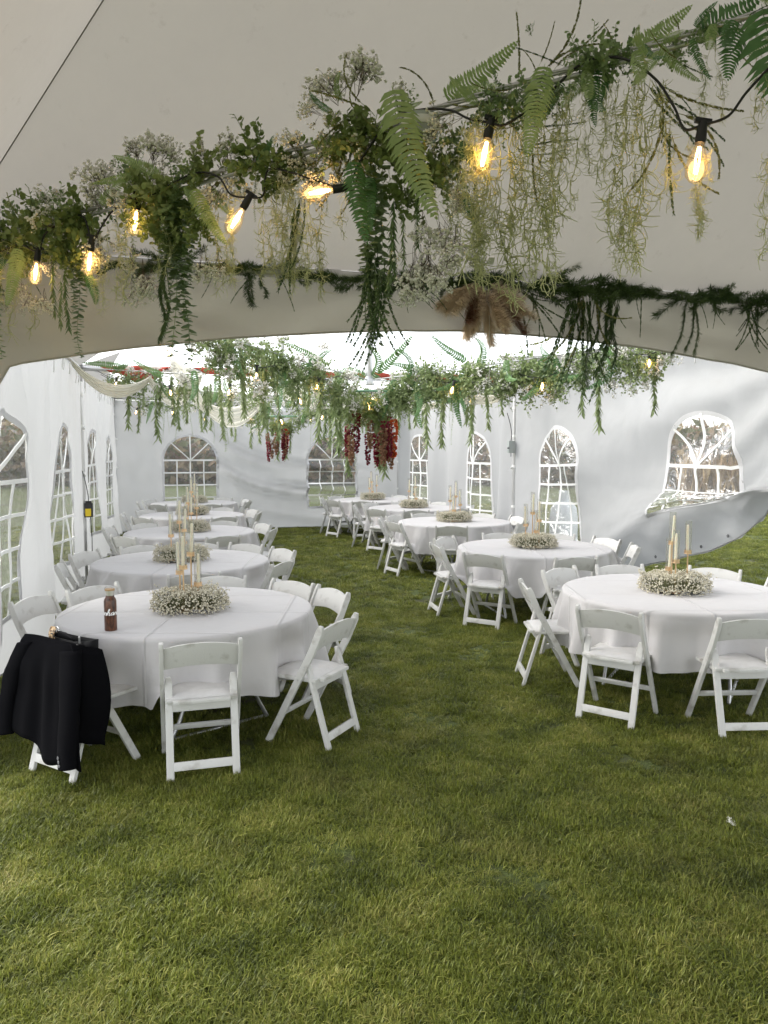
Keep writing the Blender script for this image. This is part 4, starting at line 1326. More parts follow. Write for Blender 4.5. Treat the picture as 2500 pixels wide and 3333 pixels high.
def put(parent, kind, p, phi=-90, L=None, yaw=None, tilt=0.0, wide=1.0, idx=None, fwd=0.0):
    """phi: heading in the upright plane facing the entrance, -90 hangs straight down"""
    me = PL[kind][int(rng.integers(0, len(PL[kind]))) if idx is None else idx]
    p = Vector(p) - Vector((0, fwd, 0))
    u = UNIT.get(kind, 1.0)
    s = (L / u) if L else 1.0
    th = math.atan2(-math.cos(R(phi)), -math.sin(R(phi)))
    if yaw is None: yaw = rng.uniform(0, 6.28) if abs(phi + 90) < 1 and kind not in ('fern_light', 'fern_dark', 'fern_wide', 'fern_teal') else rng.uniform(-.45, .45)
    return link(NAME[kind], me, parent, Vector(p) - parent.location, (tilt, th, yaw), (s * wide, s * wide, s) if wide != 1.0 else s)

# ------------------------------------------------------------------ cable and garland of the nearest tent
CA, CB = Vector((-2.27 * K, 4.1 * K, 0)), Vector((7.52 * K, -4.28 * K, 0))
def cable1(t): 
    p = CA + CB * t; return Vector((p.x, p.y, 1.9 + 1.11 + .42 * t))
cb = empty('support_cable', cable1(0), label='twisted steel cable and thin white pipe crossing under the grey-beige roof', cat='cable')
m = MB()
for k in range(3):
    m.tube([cable1(i / 400) - cb.location + Vector((.0052 * math.cos(i * .55 + k * 2.09), 0, .0052 * math.sin(i * .55 + k * 2.09))) for i in range(0, 401, 1)], .0055, 5)
m.build('wire_rope', M['steel'], cb, smooth=9)
m = MB(); m.tube([cable1(t) - cb.location + Vector((0, .015, -.022)) for t in (0, .1, .2, .3, .4, .5, .6, .8, 1)], .009, 8); m.build('pipe', M['alu'], cb, smooth=9)

def at_view(x, y, dy=0.0):
    """point under the cable: x across the picture picks the place along it, y the height"""
    r = (x - 829.5) / 1661; t = (2.27 + 4.1 * r) / (7.52 + 4.28 * r)
    Y = K * (4.1 - 4.28 * t) + dy
    return Vector((r * Y, Y, 1.9 + (968 - y) * Y / 1661)), Y / 1661
def garland1(label, items, group='garlands on the near cable'):
    p0, _ = at_view(items[0][1], items[0][2])
    g = empty('leaf_garland', p0, label=label, cat='garland', group=group)
    for it in items:
        if it[0] == 'bush' and rng.uniform() < .4: continue
        kind, x, y, phi, px = it[:5]
        p, s = at_view(x, y, rng.uniform(-.05, .05))
        put(g, kind, p, phi, px * s, **(it[5] if len(it) > 5 else {}))
    return g
dn = -90
def hang(kind, xs, y, px, jit=14):
    return [(kind, x + rng.uniform(-6, 6), y + rng.uniform(-8, 8), dn, px * rng.uniform(.8, 1.15)) for x in xs]
garland1('dark eucalyptus bunch with a pale fern at the low end of the near cable',
    [('bush_euca', 60, 490, 30, 80), ('bush_euca', 110, 475, 60, 90), ('bush_euca', 160, 480, 100, 90), ('bush', 30, 520, 0, 80), ('bush', 185, 500, 0, 80), ('bush', 130, 530, 0, 90), ('bush', 85, 540, 40, 80), ('bush', -20, 520, 40, 100),
     ('bush_euca', 5, 540, 0, 80), ('bush', 60, 570, 0, 70), ('bush', 160, 560, 0, 90), ('bush', 120, 590, 0, 60),
     ('fern_light', 85, 560, -100, 130, dict(idx=0, fwd=.14, yaw=.1)), ('fern_light', 195, 450, -112, 75), ('fern_dark', 200, 600, -62, 85), ('fern_dark', 30, 560, -120, 80),
     ('round', 185, 590, dn, 185, dict(wide=1.5)), ('round', 10, 590, dn, 185, dict(wide=1.5)), ('round', -10, 560, dn, 150, dict(wide=1.5)), ('round', 168, 560, dn, 120, dict(wide=1.5)),
     ('willow', 145, 610, dn, 95), ('willow', 155, 590, dn, 120), ('willow', 130, 560, dn, 120),
     ('gyp', 130, 555, -100, 60), ('gyp', 185, 545, -60, 60), ('gyp', 60, 600, dn, 60), ('gyp', 20, 620, dn, 70), ('gyp', 110, 630, dn, 70), ('gyp', 200, 530, -20, 60), ('gyp', 80, 640, dn, 60)]
    + hang('moss', (20, 35, 45, 60, 215, 225), 540, 110) + [('moss', 215, 500, dn, 150), ('moss', 232, 520, dn, 160)])
garland1("leafy bunch with upright baby's breath and two long eucalyptus trails",
    [('bush', 300, 440, 0, 90), ('bush', 340, 430, 20, 100), ('bush', 370, 450, 80, 100), ('bush', 330, 490, 0, 100), ('bush', 360, 510, 0, 90), ('bush', 400, 470, 0, 90), ('bush', 420, 440, 0, 90), ('bush', 310, 520, 0, 80),
     ('bush_euca', 400, 410, 30, 80), ('bush_euca', 430, 400, 30, 70), ('bush', 440, 500, 0, 80), ('bush', 350, 460, 0, 110), ('bush_euca', 290, 400, 60, 60), ('bush_euca', 305, 385, 90, 60), ('bush', 290, 480, 0, 80), ('bush', 385, 530, 0, 80),
     ('round', 385, 430, dn, 340, dict(wide=1.35)), ('round', 400, 440, dn, 345, dict(wide=1.35)), ('round', 412, 430, dn, 260, dict(wide=1.3)), ('round', 370, 470, dn, 180, dict(wide=1.3)), ('round', 425, 450, dn, 170, dict(wide=1.4)),
     ('needle', 358, 590, dn, 150), ('needle', 365, 560, dn, 160), ('fern_light', 320, 418, -165, 80, dict(fwd=.12, idx=0)), ('fern_light', 440, 440, -65, 135, dict(fwd=.1, idx=0)), ('fern_light', 460, 420, -55, 90), ('fern_dark', 310, 390, 110, 40),
     ('gyp', 270, 455, 128, 110), ('gyp', 262, 440, 108, 105), ('gyp', 335, 400, 72, 115), ('gyp', 350, 400, 88, 100), ('gyp', 235, 470, 110, 90), ('gyp', 245, 480, 140, 60), ('gyp', 320, 390, 100, 90), ('gyp', 365, 390, 60, 80),
     ('gyp', 320, 570, dn, 90), ('gyp', 340, 590, dn, 90), ('gyp', 300, 600, dn, 80), ('gyp', 450, 540, dn, 90), ('gyp', 480, 560, dn, 80), ('gyp', 300, 540, dn, 70), ('gyp', 370, 420, -30, 60)]
    + hang('moss', (455, 470, 480, 495, 505, 518), 430, 210) + hang('moss', (250, 262, 275), 500, 140) + hang('moss', (500, 515, 490), 530, 90))
garland1('pale hanging moss and small ferns between two leafy bunches',
    [('fern_dark', 562, 375, 35, 75), ('fern_dark', 572, 372, 60, 60), ('fern_light', 520, 380, 10, 60), ('fern_dark', 600, 360, -20, 40), ('gyp', 640, 380, -120, 60), ('gyp', 660, 370, -70, 90), ('gyp', 680, 390, -90, 90), ('gyp', 690, 350, 60, 60), ('gyp', 650, 350, 90, 40), ('gyp', 630, 350, -60, 60),
     ('wheat_dark', 655, 430, -95, 210), ('wheat_dark', 645, 450, -100, 190), ('wheat_dark', 662, 440, -85, 150), ('wheat', 600, 420, -10, 70), ('wheat', 620, 460, 175, 60)]
    + hang('moss', (580, 590, 600, 612, 622, 634, 645, 656, 668, 678, 690), 380, 235) + hang('moss', (520, 540, 560), 390, 70) + hang('moss', (625, 640, 655, 668, 650), 500, 130))
garland1('biggest bunch on the near cable, a long pale fern hanging at its front',
    [('fern_light', 845, 262, -77, 292, dict(yaw=.1, idx=0, fwd=.17)), ('fern_light', 855, 270, 20, 60), ('fern_dark', 770, 385, -88, 175, dict(yaw=.3, idx=0, fwd=.1)), ('fern_dark', 800, 400, -92, 120), ('fern_dark', 1000, 430, -75, 95), ('fern_dark', 985, 330, -60, 90), ('fern_light', 740, 250, 120, 60), ('fern_dark', 720, 270, 160, 60),
     ('bush', 860, 380, 0, 110), ('bush', 890, 370, 0, 110), ('bush', 930, 390, 0, 100), ('bush', 800, 330, 0, 120), ('bush', 760, 320, 0, 110), ('bush', 870, 430, 0, 110), ('bush_fine', 940, 360, 0, 130), ('bush_fine', 960, 400, 0, 120), ('bush', 840, 340, 0, 110), ('bush', 900, 330, 0, 80), ('bush_euca', 980, 350, 0, 110),
     ('round', 800, 380, dn, 350, dict(wide=1.25)), ('round', 812, 370, dn, 370, dict(wide=1.25)), ('round', 825, 420, dn, 300, dict(wide=1.2)), ('round', 790, 400, dn, 310, dict(wide=1.2)), ('willow', 845, 480, dn, 140), ('willow', 850, 440, dn, 160), ('willow', 900, 430, dn, 110), ('willow', 870, 470, dn, 110),
     ('wheat', 800, 270, 165, 130), ('wheat', 790, 260, 150, 120), ('wheat', 790, 280, 190, 130), ('wheat', 780, 290, 210, 120), ('wheat', 750, 280, 230, 120), ('wheat', 770, 270, 130, 90), ('wheat', 740, 300, 250, 130), ('wheat', 760, 310, 260, 140), ('wheat', 725, 320, 255, 120), ('wheat', 745, 330, 270, 150), ('wheat', 700, 330, 240, 80), ('wheat', 735, 260, 100, 60), ('wheat', 705, 270, 95, 70),
     ('wheat', 780, 350, -90, 130), ('wheat', 770, 320, -100, 140), ('wheat_dark', 770, 300, -110, 120),
     ('gyp', 735, 260, 140, 95), ('gyp', 730, 250, 120, 90), ('gyp', 770, 250, 82, 130), ('gyp', 775, 240, 75, 105), ('gyp', 745, 255, 105, 90), ('gyp', 720, 280, 165, 80), ('gyp', 720, 350, 200, 80), ('gyp', 740, 370, 250, 70), ('gyp', 700, 380, 250, 60), ('gyp', 785, 320, -80, 90), ('gyp', 790, 350, -90, 80),
     ('gyp', 900, 520, dn, 120), ('gyp', 930, 510, dn, 130), ('gyp', 960, 520, dn, 120), ('gyp', 980, 500, -80, 110), ('gyp', 920, 560, dn, 110), ('gyp', 950, 570, dn, 90), ('gyp', 890, 580, dn, 100), ('gyp', 990, 390, dn, 80), ('gyp', 985, 430, dn, 70), ('gyp', 910, 470, -80, 100), ('gyp', 940, 460, -70, 110), ('gyp', 880, 600, dn, 80), ('gyp', 1000, 540, -60, 70)]
    + [('wheat_dark', 812 + rng.uniform(-22, 22), 560 + rng.uniform(-30, 40), -90 + rng.uniform(-6, 6), 215 * rng.uniform(.7, 1.05)) for _ in range(16)] + hang('moss', (985, 1000, 1010), 310, 190))
garland1('curtain of pale yellow-green moss below two light ferns',
    [('fern_light', 950, 252, 27, 185, dict(yaw=.1, idx=2, fwd=.04)), ('fern_light', 975, 240, 20, 120), ('fern_light', 1150, 205, -102, 205, dict(yaw=-.2, idx=0, fwd=.1)), ('fern_light', 1140, 210, -95, 150), ('fern_dark', 1290, 185, -118, 165), ('fern_dark', 1270, 200, -100, 110), ('fern_light', 1250, 200, -135, 120), ('fern_dark', 1200, 210, -120, 90),
     ('wheat', 1108, 215, 86, 135), ('wheat', 1160, 190, 48, 140), ('wheat', 1170, 180, 38, 150), ('wheat', 1180, 190, 55, 110), ('wheat', 1190, 200, 18, 140), ('wheat', 1200, 170, 30, 110), ('wheat', 1150, 180, 62, 90), ('wheat', 1240, 165, 15, 110), ('wheat', 1260, 170, 25, 80), ('wheat_dark', 1130, 300, 0, 120), ('wheat_dark', 1120, 345, 15, 110), ('wheat_dark', 1110, 350, -10, 110), ('wheat', 1140, 340, -92, 130), ('wheat', 1100, 225, 200, 90), ('wheat', 1120, 280, -120, 80),
     ('wheat_dark', 1210, 190, 10, 100), ('wheat', 1300, 170, 5, 90), ('bush_euca', 1130, 110, 90, 25), ('bush', 960, 310, 0, 80)]
    + hang('moss', (1005, 1015, 1025, 1035, 1045, 1055, 1065, 1075), 275, 345) + hang('moss', (1085, 1095, 1108, 1120), 270, 350) + hang('moss', (1140, 1152, 1163, 1175, 1186), 240, 370) + hang('moss', (1200, 1212, 1225, 1238), 225, 250) + hang('moss', (1255, 1275, 1290), 215, 180)
    + hang('moss', (1020, 1040, 1060, 1150, 1165), 420, 200) + hang('moss', (940, 960, 1080, 1110, 1190), 260, 60))
garland1('ferns and moss where the near cable leaves the picture at the upper edge',
    [('fern_light', 1320, 165, 25, 155, dict(yaw=.1, idx=2, fwd=.05)), ('fern_light', 1330, 175, 40, 110), ('fern_light', 1400, 150, -130, 90), ('fern_light', 1290, 150, -35, 80), ('fern_wide', 1480, 110, 25, 140, dict(yaw=.2)), ('fern_dark', 1470, 105, 60, 60), ('fern_wide', 1580, 88, -78, 250, dict(yaw=-.1, idx=0, fwd=.08)), ('fern_wide', 1560, 100, -105, 120), ('fern_light', 1690, 105, 195, 110), ('fern_light', 1660, 140, 170, 70), ('fern_light', 1380, 140, 15, 90),
     ('wheat_dark', 1370, 215, -25, 170), ('wheat_dark', 1380, 235, -35, 180), ('wheat_dark', 1400, 240, -18, 170), ('wheat', 1420, 230, -22, 160), ('wheat_dark', 1440, 285, -5, 170), ('wheat', 1440, 275, -12, 170), ('wheat', 1410, 260, -88, 180), ('wheat_dark', 1425, 290, -92, 190), ('wheat', 1430, 320, -70, 160), ('wheat', 1405, 270, -100, 140), ('wheat_dark', 1390, 210, -60, 120), ('wheat_dark', 1400, 220, 0, 100),
     ('bush', 1390, 200, 0, 60), ('bush', 1340, 200, 0, 60), ('roundsmall', 1650, 150, dn, 260, dict(wide=1.2)), ('roundsmall', 1658, 130, dn, 280, dict(wide=1.2))]
    + hang('moss', (1320, 1332, 1345, 1357, 1370, 1383), 215, 370) + hang('moss', (1395, 1410), 205, 240) + hang('moss', (1300, 1315, 1350), 200, 130) + hang('moss', (1470, 1485, 1500, 1512), 330, 200) + hang('moss', (1480, 1500), 150, 160) + hang('moss', (1635, 1650, 1662), 300, 240) + hang('moss', (1330, 1345, 1360), 430, 160))
fill = []
xs = -40
while xs < 1690:
    y0 = np.interp(xs, [-40, 100, 300, 450, 650, 900, 1100, 1350, 1500, 1700], [540, 500, 435, 392, 345, 268, 225, 150, 105, 55])
    k = rng.choice(['bush_euca', 'gyp', 'moss', 'fern_light', 'wheat', 'bush', 'moss', 'roundsmall', 'gyp'])
    if xs > 1000: k = rng.choice(['wheat', 'fern_light', 'moss', 'fern_dark', 'wheat_dark', 'fern_light', 'bush_euca'])
    if k == 'moss': fill.append((k, xs, y0 + rng.uniform(-5, 30), dn, rng.uniform(120, 260)))
    elif k.startswith('fern'): fill.append((k, xs, y0 + rng.uniform(-10, 30), rng.choice([30, -60, -110, 160, -90]) + rng.uniform(-20, 20), rng.uniform(60, 120), dict(fwd=.05)))
    elif k == 'roundsmall': fill.append((k, xs, y0 + 20, dn, rng.uniform(90, 220), dict(wide=1.4)))
    else: fill.append((k, xs, y0 + rng.uniform(-15, 50), rng.uniform(0, 360), rng.uniform(70, 120)))
    xs += rng.uniform(9, 19)
garland1('loose ferns, sprays and moss strung along the whole near cable', fill)
# pale plastic flower cup strapped to the cable, yellow blossoms beside it
p, s = at_view(905, 300)
o = empty('flower_cup', p, label='pale green plastic flower cup strapped under the near cable', cat='flower cup')
m = MB(); m.lathe([(.045, -.05), (.066, -.045), (.07, .03), (.067, .03), (.063, -.04), (.045, -.045)], 20); m.build('cup_shell', clear_mat('cup_plastic', (.62, .74, .66), .05, .4, .2, 0), o, smooth=.7)
m = MB(); m.lathe([(.0705, -.012), (.072, -.01), (.072, .014), (.0705, .016)], 20); m.build('strap', M['strap'], o, smooth=.7)
g = empty('yellow_blossom', at_view(890, 350, -.08)[0], label='small yellow blossoms tucked beside the pale flower cup', cat='flower')
m = MB()
for i in range(34):
    c = Vector((rng.normal(0, .022), rng.normal(0, .015), rng.normal(-.02, .04))); d = Vector(rng.normal(0, 1, 3)).normalized()
    m.rleaf(c, d, d.orthogonal().normalized(), .02, .018)
q = m.build('petals', M['yellow'], g, smooth=1); q['kind'] = 'stuff'

# ------------------------------------------------------------------ dark greenery along the far beam of the nearest tent
def beam1(s, z=0.0, dy=-.06):
    p = NL + E1 * s + E2 * dy; return Vector((p.x, p.y, EAVE + z))
def s_of(x):
    r = (x - 829.5) / 1661; return (2.27 * K + r * 4.1 * K) / (.963 - .269 * r)
g = empty('beam_garland', beam1(s_of(1050)), label='thin dark needle garland wrapped along the beam above the arch', cat='garland')
sx = .3
while sx < 6.5:
    dens = .7 if sx < s_of(900) else 1.0
    put(g, 'needle_bush', beam1(sx, rng.uniform(-.03, .03)), rng.choice([180, 0]) + rng.uniform(-25, 25), rng.uniform(.18, .32) * dens, yaw=A15 + rng.uniform(-.3, .3))
    if rng.uniform() < .35: put(g, 'wheat_dark', beam1(sx, -.02), rng.uniform(-160, -20), rng.uniform(.15, .3))
    sx += rng.uniform(.035, .055) / dens
for x, n, L, kind in ((1240, 9, .72, 'wheat_dark'), (1240, 2, .7, 'needle'), (1300, 3, .6, 'needle'), (1255, 5, .6, 'wheat'), (1465, 3, .56, 'needle'), (1600, 7, .38, 'wheat_dark'), (1610, 2, .3, 'needle'), (1300, 3, .75, 'wheat_dark'), (560, 3, .2, 'needle_bush'), (1120, 8, .45, 'wheat_dark'), (870, 8, .3, 'wheat_dark')):
    for i in range(n):
        ph = -90 + rng.uniform(-14, 14) if x != 1120 and x != 870 else rng.uniform(-70, -20) if x == 1120 else rng.uniform(-60, -15)
        put(g, kind, beam1(s_of(x + rng.uniform(-22, 22)), -.02), ph, L * rng.uniform(.6, 1.05))
# zip ties
for x in (1115, 1500, 1330, 970):
    m = MB(); m.lathe([(.04, -.004), (.043, 0), (.04, .004)], 12)
    link('zip_tie', m.mesh('zip_tie', M['dark'], smooth=.8), g, beam1(s_of(x), 0, 0) - g.location, (0, PI / 2, A15))
# pampas bunch
pz = beam1(s_of(1028), -.02, -.1)
g = empty('pampas_bunch', pz, label='tan pampas grass bunch tied under the beam over the arch', cat='dried flowers')
for i in range(26):
    q = np.random.default_rng(300 + i); m = MB()
    L = q.uniform(.26, .38)
    for k in range(420):
        s_ = q.uniform(.15, 1); a = q.uniform(0, 6.28); w = .11 * math.sin(PI * min(1, s_ * .93)) ** .7
        d = Vector((math.cos(a) * .5, math.sin(a) * .5, -1)).normalized()
        m.leaf(Vector((0, 0, -L * s_)) , d, d.orthogonal().normalized(), w * q.uniform(.6, 1.4), .0036, bend=.035)
    dark = i % 7 == 4
    me = m.mesh('plume', M['pampas_dark'] if dark else M['pampas'], smooth=9)
    ph = -90 + (i / 25 - .5) * 130 + q.uniform(-10, 10)
    link('plume', me, g, (q.uniform(-.05, .05), q.uniform(-.05, .03), q.uniform(-.02, .03)), (q.uniform(-.5, .3), math.atan2(-math.cos(R(ph)), -math.sin(R(ph))), q.uniform(-.4, .4)), (1, 1, q.uniform(.85, 1.1)))
m = MB(); m.tube([(.04, 0, -.2), (.045, 0, -.62)], .0025, 4); m.build('ribbon', M['strap'], g)
# small white tag on the roof cloth near the beam
tg = MB(); tg.box((0, 0, 0), (.045, .004, .05))
tag(tg.build('fabric_tag', M['strap'], None, beam1(s_of(1040), .13, -.12), (0.7, 0, A15), bevel=.001), 'small blank white tag sewn to the roof above the pampas bunch', 'tag')

# ------------------------------------------------------------------ string lights
M['bulb'] = clear_mat('bulb_glass', (1, .93, .8), gloss=.05, haze=.03, rough=.03, bump=0)
M['filament'] = emit('filament_glow', (1.0, .62, .28), 9)
M['fil_far'] = emit('filament_far', (1.0, .62, .26), 12)
b = MB(); b.lathe([(.013, -.045), (.017, -.06), (.029, -.10), (.0335, -.128), (.030, -.15), (.017, -.165), (0, -.17)], 18)
bulb_me = b.mesh('bulb', M['bulb'], smooth=9)
s_ = MB(); s_.lathe([(.0, .018), (.012, .018), (.0145, .0), (.0165, -.03), (.0155, -.05), (0, -.05)], 14); s_.box((0, 0, .02), (.05, .014, .014))
socket_me = s_.mesh('socket', M['dark'], smooth=.7)
f_ = MB()
for k in range(4):
    a = k * PI / 2
    f_.tube([(.004 * math.cos(a), .004 * math.sin(a), -.06), (.0085 * math.cos(a + .3), .0085 * math.sin(a + .3), -.10), (.004 * math.cos(a), .004 * math.sin(a), -.142)], .0014, 4)
fil_me = f_.mesh('filament', M['filament'], smooth=9)
f2 = MB(); f2.lathe([(0, -.06), (.009, -.08), (.011, -.12), (0, -.15)], 8); fil2_me = f2.mesh('filament', M['fil_far'], smooth=9)
def add_bulb(parent, top, direction, far=False, scale=1.0, power=0.0):
    q = Vector((0, 0, -1)).rotation_difference(Vector(direction).normalized())
    o = link('bulb', bulb_me, parent, Vector(top) - parent.location, q.to_euler(), scale)
    link('filament', fil2_me if far else fil_me, o)
    link('socket', socket_me, parent, Vector(top) - parent.location, q.to_euler(), scale)
    if power:
        l = bpy.data.lights.new('bulb_light', 'POINT'); l.energy = power; l.color = (1, .62, .26); l.shadow_soft_size = .03
        lo = bpy.data.objects.new('bulb_light', l); COL.objects.link(lo); lo.parent = parent
        lo.location = Vector(top) - parent.location + Vector(direction).normalized() * .11
def wire(parent, pts, r=.0042):
    out = []
    pts = [Vector(p) for p in pts]
    for i in range(len(pts) - 1):
        p0, p1, p2, p3 = pts[max(i - 1, 0)], pts[i], pts[i + 1], pts[min(i + 2, len(pts) - 1)]
        for k in range(6):
            t = k / 6
            out.append(.5 * ((2 * p1) + (p2 - p0) * t + (2 * p0 - 5 * p1 + 4 * p2 - p3) * t * t + (3 * p1 - p0 - 3 * p2 + p3) * t ** 3) - parent.location)
    out.append(pts[-1] - parent.location)
    m = MB(); m.tube(out, r, 6); return m.build('wire', M['dark'], parent, smooth=9)
BL1 = [((1492, 303), (1478, 400)), ((1051, 296), (1033, 388)), ((748, 424), (688, 436)), ((546, 446), (514, 495)), ((314, 446), (303, 500)), ((214, 532), (203, 580)), ((100, 556), (94, 600)), ((12, 558), (4, 600))]
sl = empty('string_lights', at_view(830, 300)[0], label='black string lights with large glowing filament bulbs along the near cable', cat='string lights')
W1 = [(1700, 110), (1640, 170), (1582, 232), (1545, 280), (1492, 298), (1455, 306), (1432, 262), (1390, 205), (1320, 165), (1240, 175), (1165, 240), (1085, 296), (1051, 293), (1005, 285), (965, 268), (900, 268), (840, 290), (780, 370), (752, 422), (700, 415), (640, 395), (588, 388), (576, 440), (546, 444), (508, 438), (482, 402), (430, 396), (340, 440), (314, 444), (262, 470), (235, 505), (214, 530), (192, 480), (120, 515), (100, 554), (60, 540), (12, 556), (-40, 530)]
wire(sl, [at_view(x, y, -.05)[0] for x, y in W1])
for (a, b2) in BL1:
    p0, _ = at_view(*a, -.05); p1 = at_view(a[0], a[1], -.05)[0]; Y = p1.y
    d = Vector(((b2[0] - a[0]), rng.uniform(-10, 10), -(b2[1] - a[1])))
    add_bulb(sl, p0, d, power=.16)

# ------------------------------------------------------------------ cables, garlands and lights of the two clear-topped tents
def sag_path(a, b):
    def f(t):
        p = a.lerp(b, t); return Vector((p.x, p.y, 1.9 + .735 + .37 * abs(2 * t - 1) ** 1.15))
    return f
def arm(label, f, t0, t1, step, full, group):
    n = int((f(t1) - f(t0)).length / step)
    g = empty('leaf_garland', f((t0 + t1) / 2), label=label, cat='garland', group=group)
    for i in range(n):
        t = t0 + (t1 - t0) * (i + rng.uniform(.1, .9)) / n
        p = f(t) + Vector((rng.uniform(-.07, .07), rng.uniform(-.07, .07), rng.uniform(-.10, .05)))
        hang_len = .22 + .68 * rng.uniform() ** 1.4
        k = rng.choice(['willow_grey', 'roundsmall', 'fern_teal', 'gyp_far', 'bush_fine', 'willow_grey', 'fern_teal', 'roundsmall', 'willow_grey', 'gyp_far'])
        if k == 'fern_teal':
            put(g, k, p + UP * .05, rng.choice([-90, -90, -70, -110, 40, -90, 150]) + rng.uniform(-20, 20), rng.uniform(.4, .62), yaw=rng.uniform(-.6, .6))
        elif k == 'gyp_far': put(g, k, p + UP * rng.uniform(-.12, .1), rng.uniform(0, 360), rng.uniform(.22, .36))
        elif k == 'bush_fine': put(g, k, p + UP * rng.uniform(-.22, .02), rng.uniform(0, 360), rng.uniform(.3, .46))
        elif k == 'roundsmall': put(g, k, p, dn, hang_len, wide=1.25)
        else: put(g, k, p, dn, hang_len * .85, wide=1.15)
        if full and rng.uniform() < .75: put(g, 'bush_fine', p - UP * rng.uniform(.02, .25), rng.uniform(0, 360), rng.uniform(.24, .40))
        if full and rng.uniform() < .5: put(g, 'gyp_far', p - UP * rng.uniform(.0, .22), rng.uniform(0, 360), rng.uniform(.2, .32))
    return g
def tent_cross(corners, which, step, full):
    nl, nr, fl, fr = corners
    fa, fb = sag_path(nl, fr), sag_path(nr, fl)
    c = empty('support_cable', fa(.5), label='pair of thin steel cables crossing under the ' + which + ' tent roof', cat='cable', group='cables under the clear roofs')
    for f in (fa, fb):
        m = MB(); m.tube([f(i / 24) - c.location + UP * .01 for i in range(25)], .007, 6); m.build('wire_rope', M['steel'], c, smooth=9)
    grp = 'leafy garlands on the crossed cables'
    arm('green garland on the near left cable arm of the ' + which + ' tent', fa, .22, .47, step, full, grp)
    arm('green garland on the near right cable arm of the ' + which + ' tent', fb, .165, .47, step, full, grp)
    arm('green garland on the far right cable arm of the ' + which + ' tent', fa, .53, .92, step * 1.35, False, grp)
    arm('green garland on the far left cable arm of the ' + which + ' tent', fb, .53, .94, step * 1.2, False, grp)
    s = empty('string_lights', fa(.5), label='black string lights with small warm bulbs in the ' + which + ' tent', cat='string lights', group='string lights in the clear-topped tents')
    for f in (fa, fb):
        pts = []
        nb = 9
        for i in range(nb + 1):
            t = .04 + .92 * i / nb
            p = f(t); pts.append(p + UP * -.02)
            if i < nb:
                q = f(t + .46 / nb) - UP * rng.uniform(.10, .2) + Vector((rng.uniform(-.05, .05), -.12, 0)); pts.append(q)
                add_bulb(s, q, (rng.uniform(-.4, .4), rng.uniform(-.4, .1), -1), far=True, scale=.8)
        wire(s, pts, .004)
    return fa, fb
fa2, fb2 = tent_cross((NL, NR, FL, FR), 'middle', .052, True)
fa3, fb3 = tent_cross((FL, FR, BL, BR), 'farthest', .085, True)

def chandelier(p, label, n):
    g = empty('flower_hoop', p, label=label, cat='hanging flowers', group='flower hoops under the masts')
    m = MB(); m.tube([(.3 * math.cos(a * PI / 12), .3 * math.sin(a * PI / 12), -.08) for a in range(25)], .012, 6); m.build('hoop', simple('hoop_green', (.22, .4, .27), .5), g, smooth=9)
    for i in range(n):
        a = rng.uniform(0, 6.28); r = .3 * rng.uniform(.2, 1)
        q = p + Vector((r * math.cos(a), r * math.sin(a), -.1))
        k = ('tassel_burgundy', 'tassel_peach', 'bush_fine', 'willow_grey', 'tassel_burgundy', 'bush_fine', 'willow_grey', 'tassel_red' if i == 17 else 'gyp_far', 'tassel_burgundy' if i % 20 < 10 else 'tassel_peach', 'bush')[i % 10]
        if k.startswith('tassel'): put(g, k, q + Vector((0, -.12, 0)) - UP * rng.uniform(.2, .46), dn, rng.uniform(.3, .42), wide=1.15)
        elif k == 'willow_grey': put(g, k, q, dn, rng.uniform(.6, .85))
        elif k == 'bush': put(g, k, q - UP * .2, 30, .3)
        else: put(g, k, q - UP * rng.uniform(0, .2), rng.uniform(0, 360), .4)
    for a in (.5, 3.6): put(g, 'fern_teal', p + UP * .05, R(a) * 0 + (40 if a < 1 else 140), .55)
chandelier(fa2(.5) - UP * .05, 'hanging hoop of greenery with red and burgundy flower tassels, middle tent', 30)
chandelier(fa3(.5) - UP * .05, 'hanging hoop with dark burgundy and peach tassels, farthest tent', 22)
for f, t in ((fa2, .40), (fb2, .36), (fa2, .30), (fb2, .22), (fb2, .45)):
    p = f(t)
    
# red and white cloth wound round the beam between the middle and farthest tents
def helix(a, b, r, turns, w, ph, t0, t1):
    d = (b - a); ax = d.normalized(); s1 = ax.cross(UP).normalized(); s2 = ax.cross(s1)
    rows = []
    N_ = int(turns * 18 * (t1 - t0))
    for i in range(N_ + 1):
        t = t0 + (t1 - t0) * i / N_
        an = 2 * PI * turns * t + ph
        row = []
        for k in range(5):
            u = (k / 4 - .5) * w
            rr = r + .012 * math.cos((k / 4 - .5) * PI) + .006 * nz(t * 40, k)
            an2 = an + u * 2
            row.append(a + d * t + ax * u + s1 * (rr * math.cos(an2)) + s2 * (rr * math.sin(an2)))
        rows.append(row)
    return rows
red_cloth = varied('red_cloth', (.33, .045, .025), (.46, .075, .04), 9, .7, .3, 30)
sheer = fabric('ivory_voile', (.9, .88, .78), trans=.5, tcol=(.92, .9, .8), rough=.8, bump=.3)
rb = empty('beam_wrap', FL + UP * EAVE, label='red cloth spiralled round the beam beyond the leafy garlands', cat='fabric wrap')
a_, b_ = FL + UP * EAVE - rb.location, FR + UP * EAVE - rb.location
m = MB(); m.grid(helix(a_, b_, .05, 15, .25, 0, .06, .97)); m.build('red_ribbon', red_cloth, rb, smooth=9)
m = MB(); m.grid(helix(a_, b_, .044, 15, .18, PI, .05, .97)); m.build('white_ribbon', sheer, rb, smooth=9)
m = MB(); rows = []
for i in range(9):
    u = i / 8; rows.append([Vector((0, 0, 0)) + E1 * (.45 + .75 * u) + UP * (.05 - j / 4 * (.22 * math.sin(PI * u) + .02)) - E2 * .07 * math.sin(PI * j / 4) for j in range(5)])
m.grid(rows); m.build('loose_fold', red_cloth, rb, smooth=9)

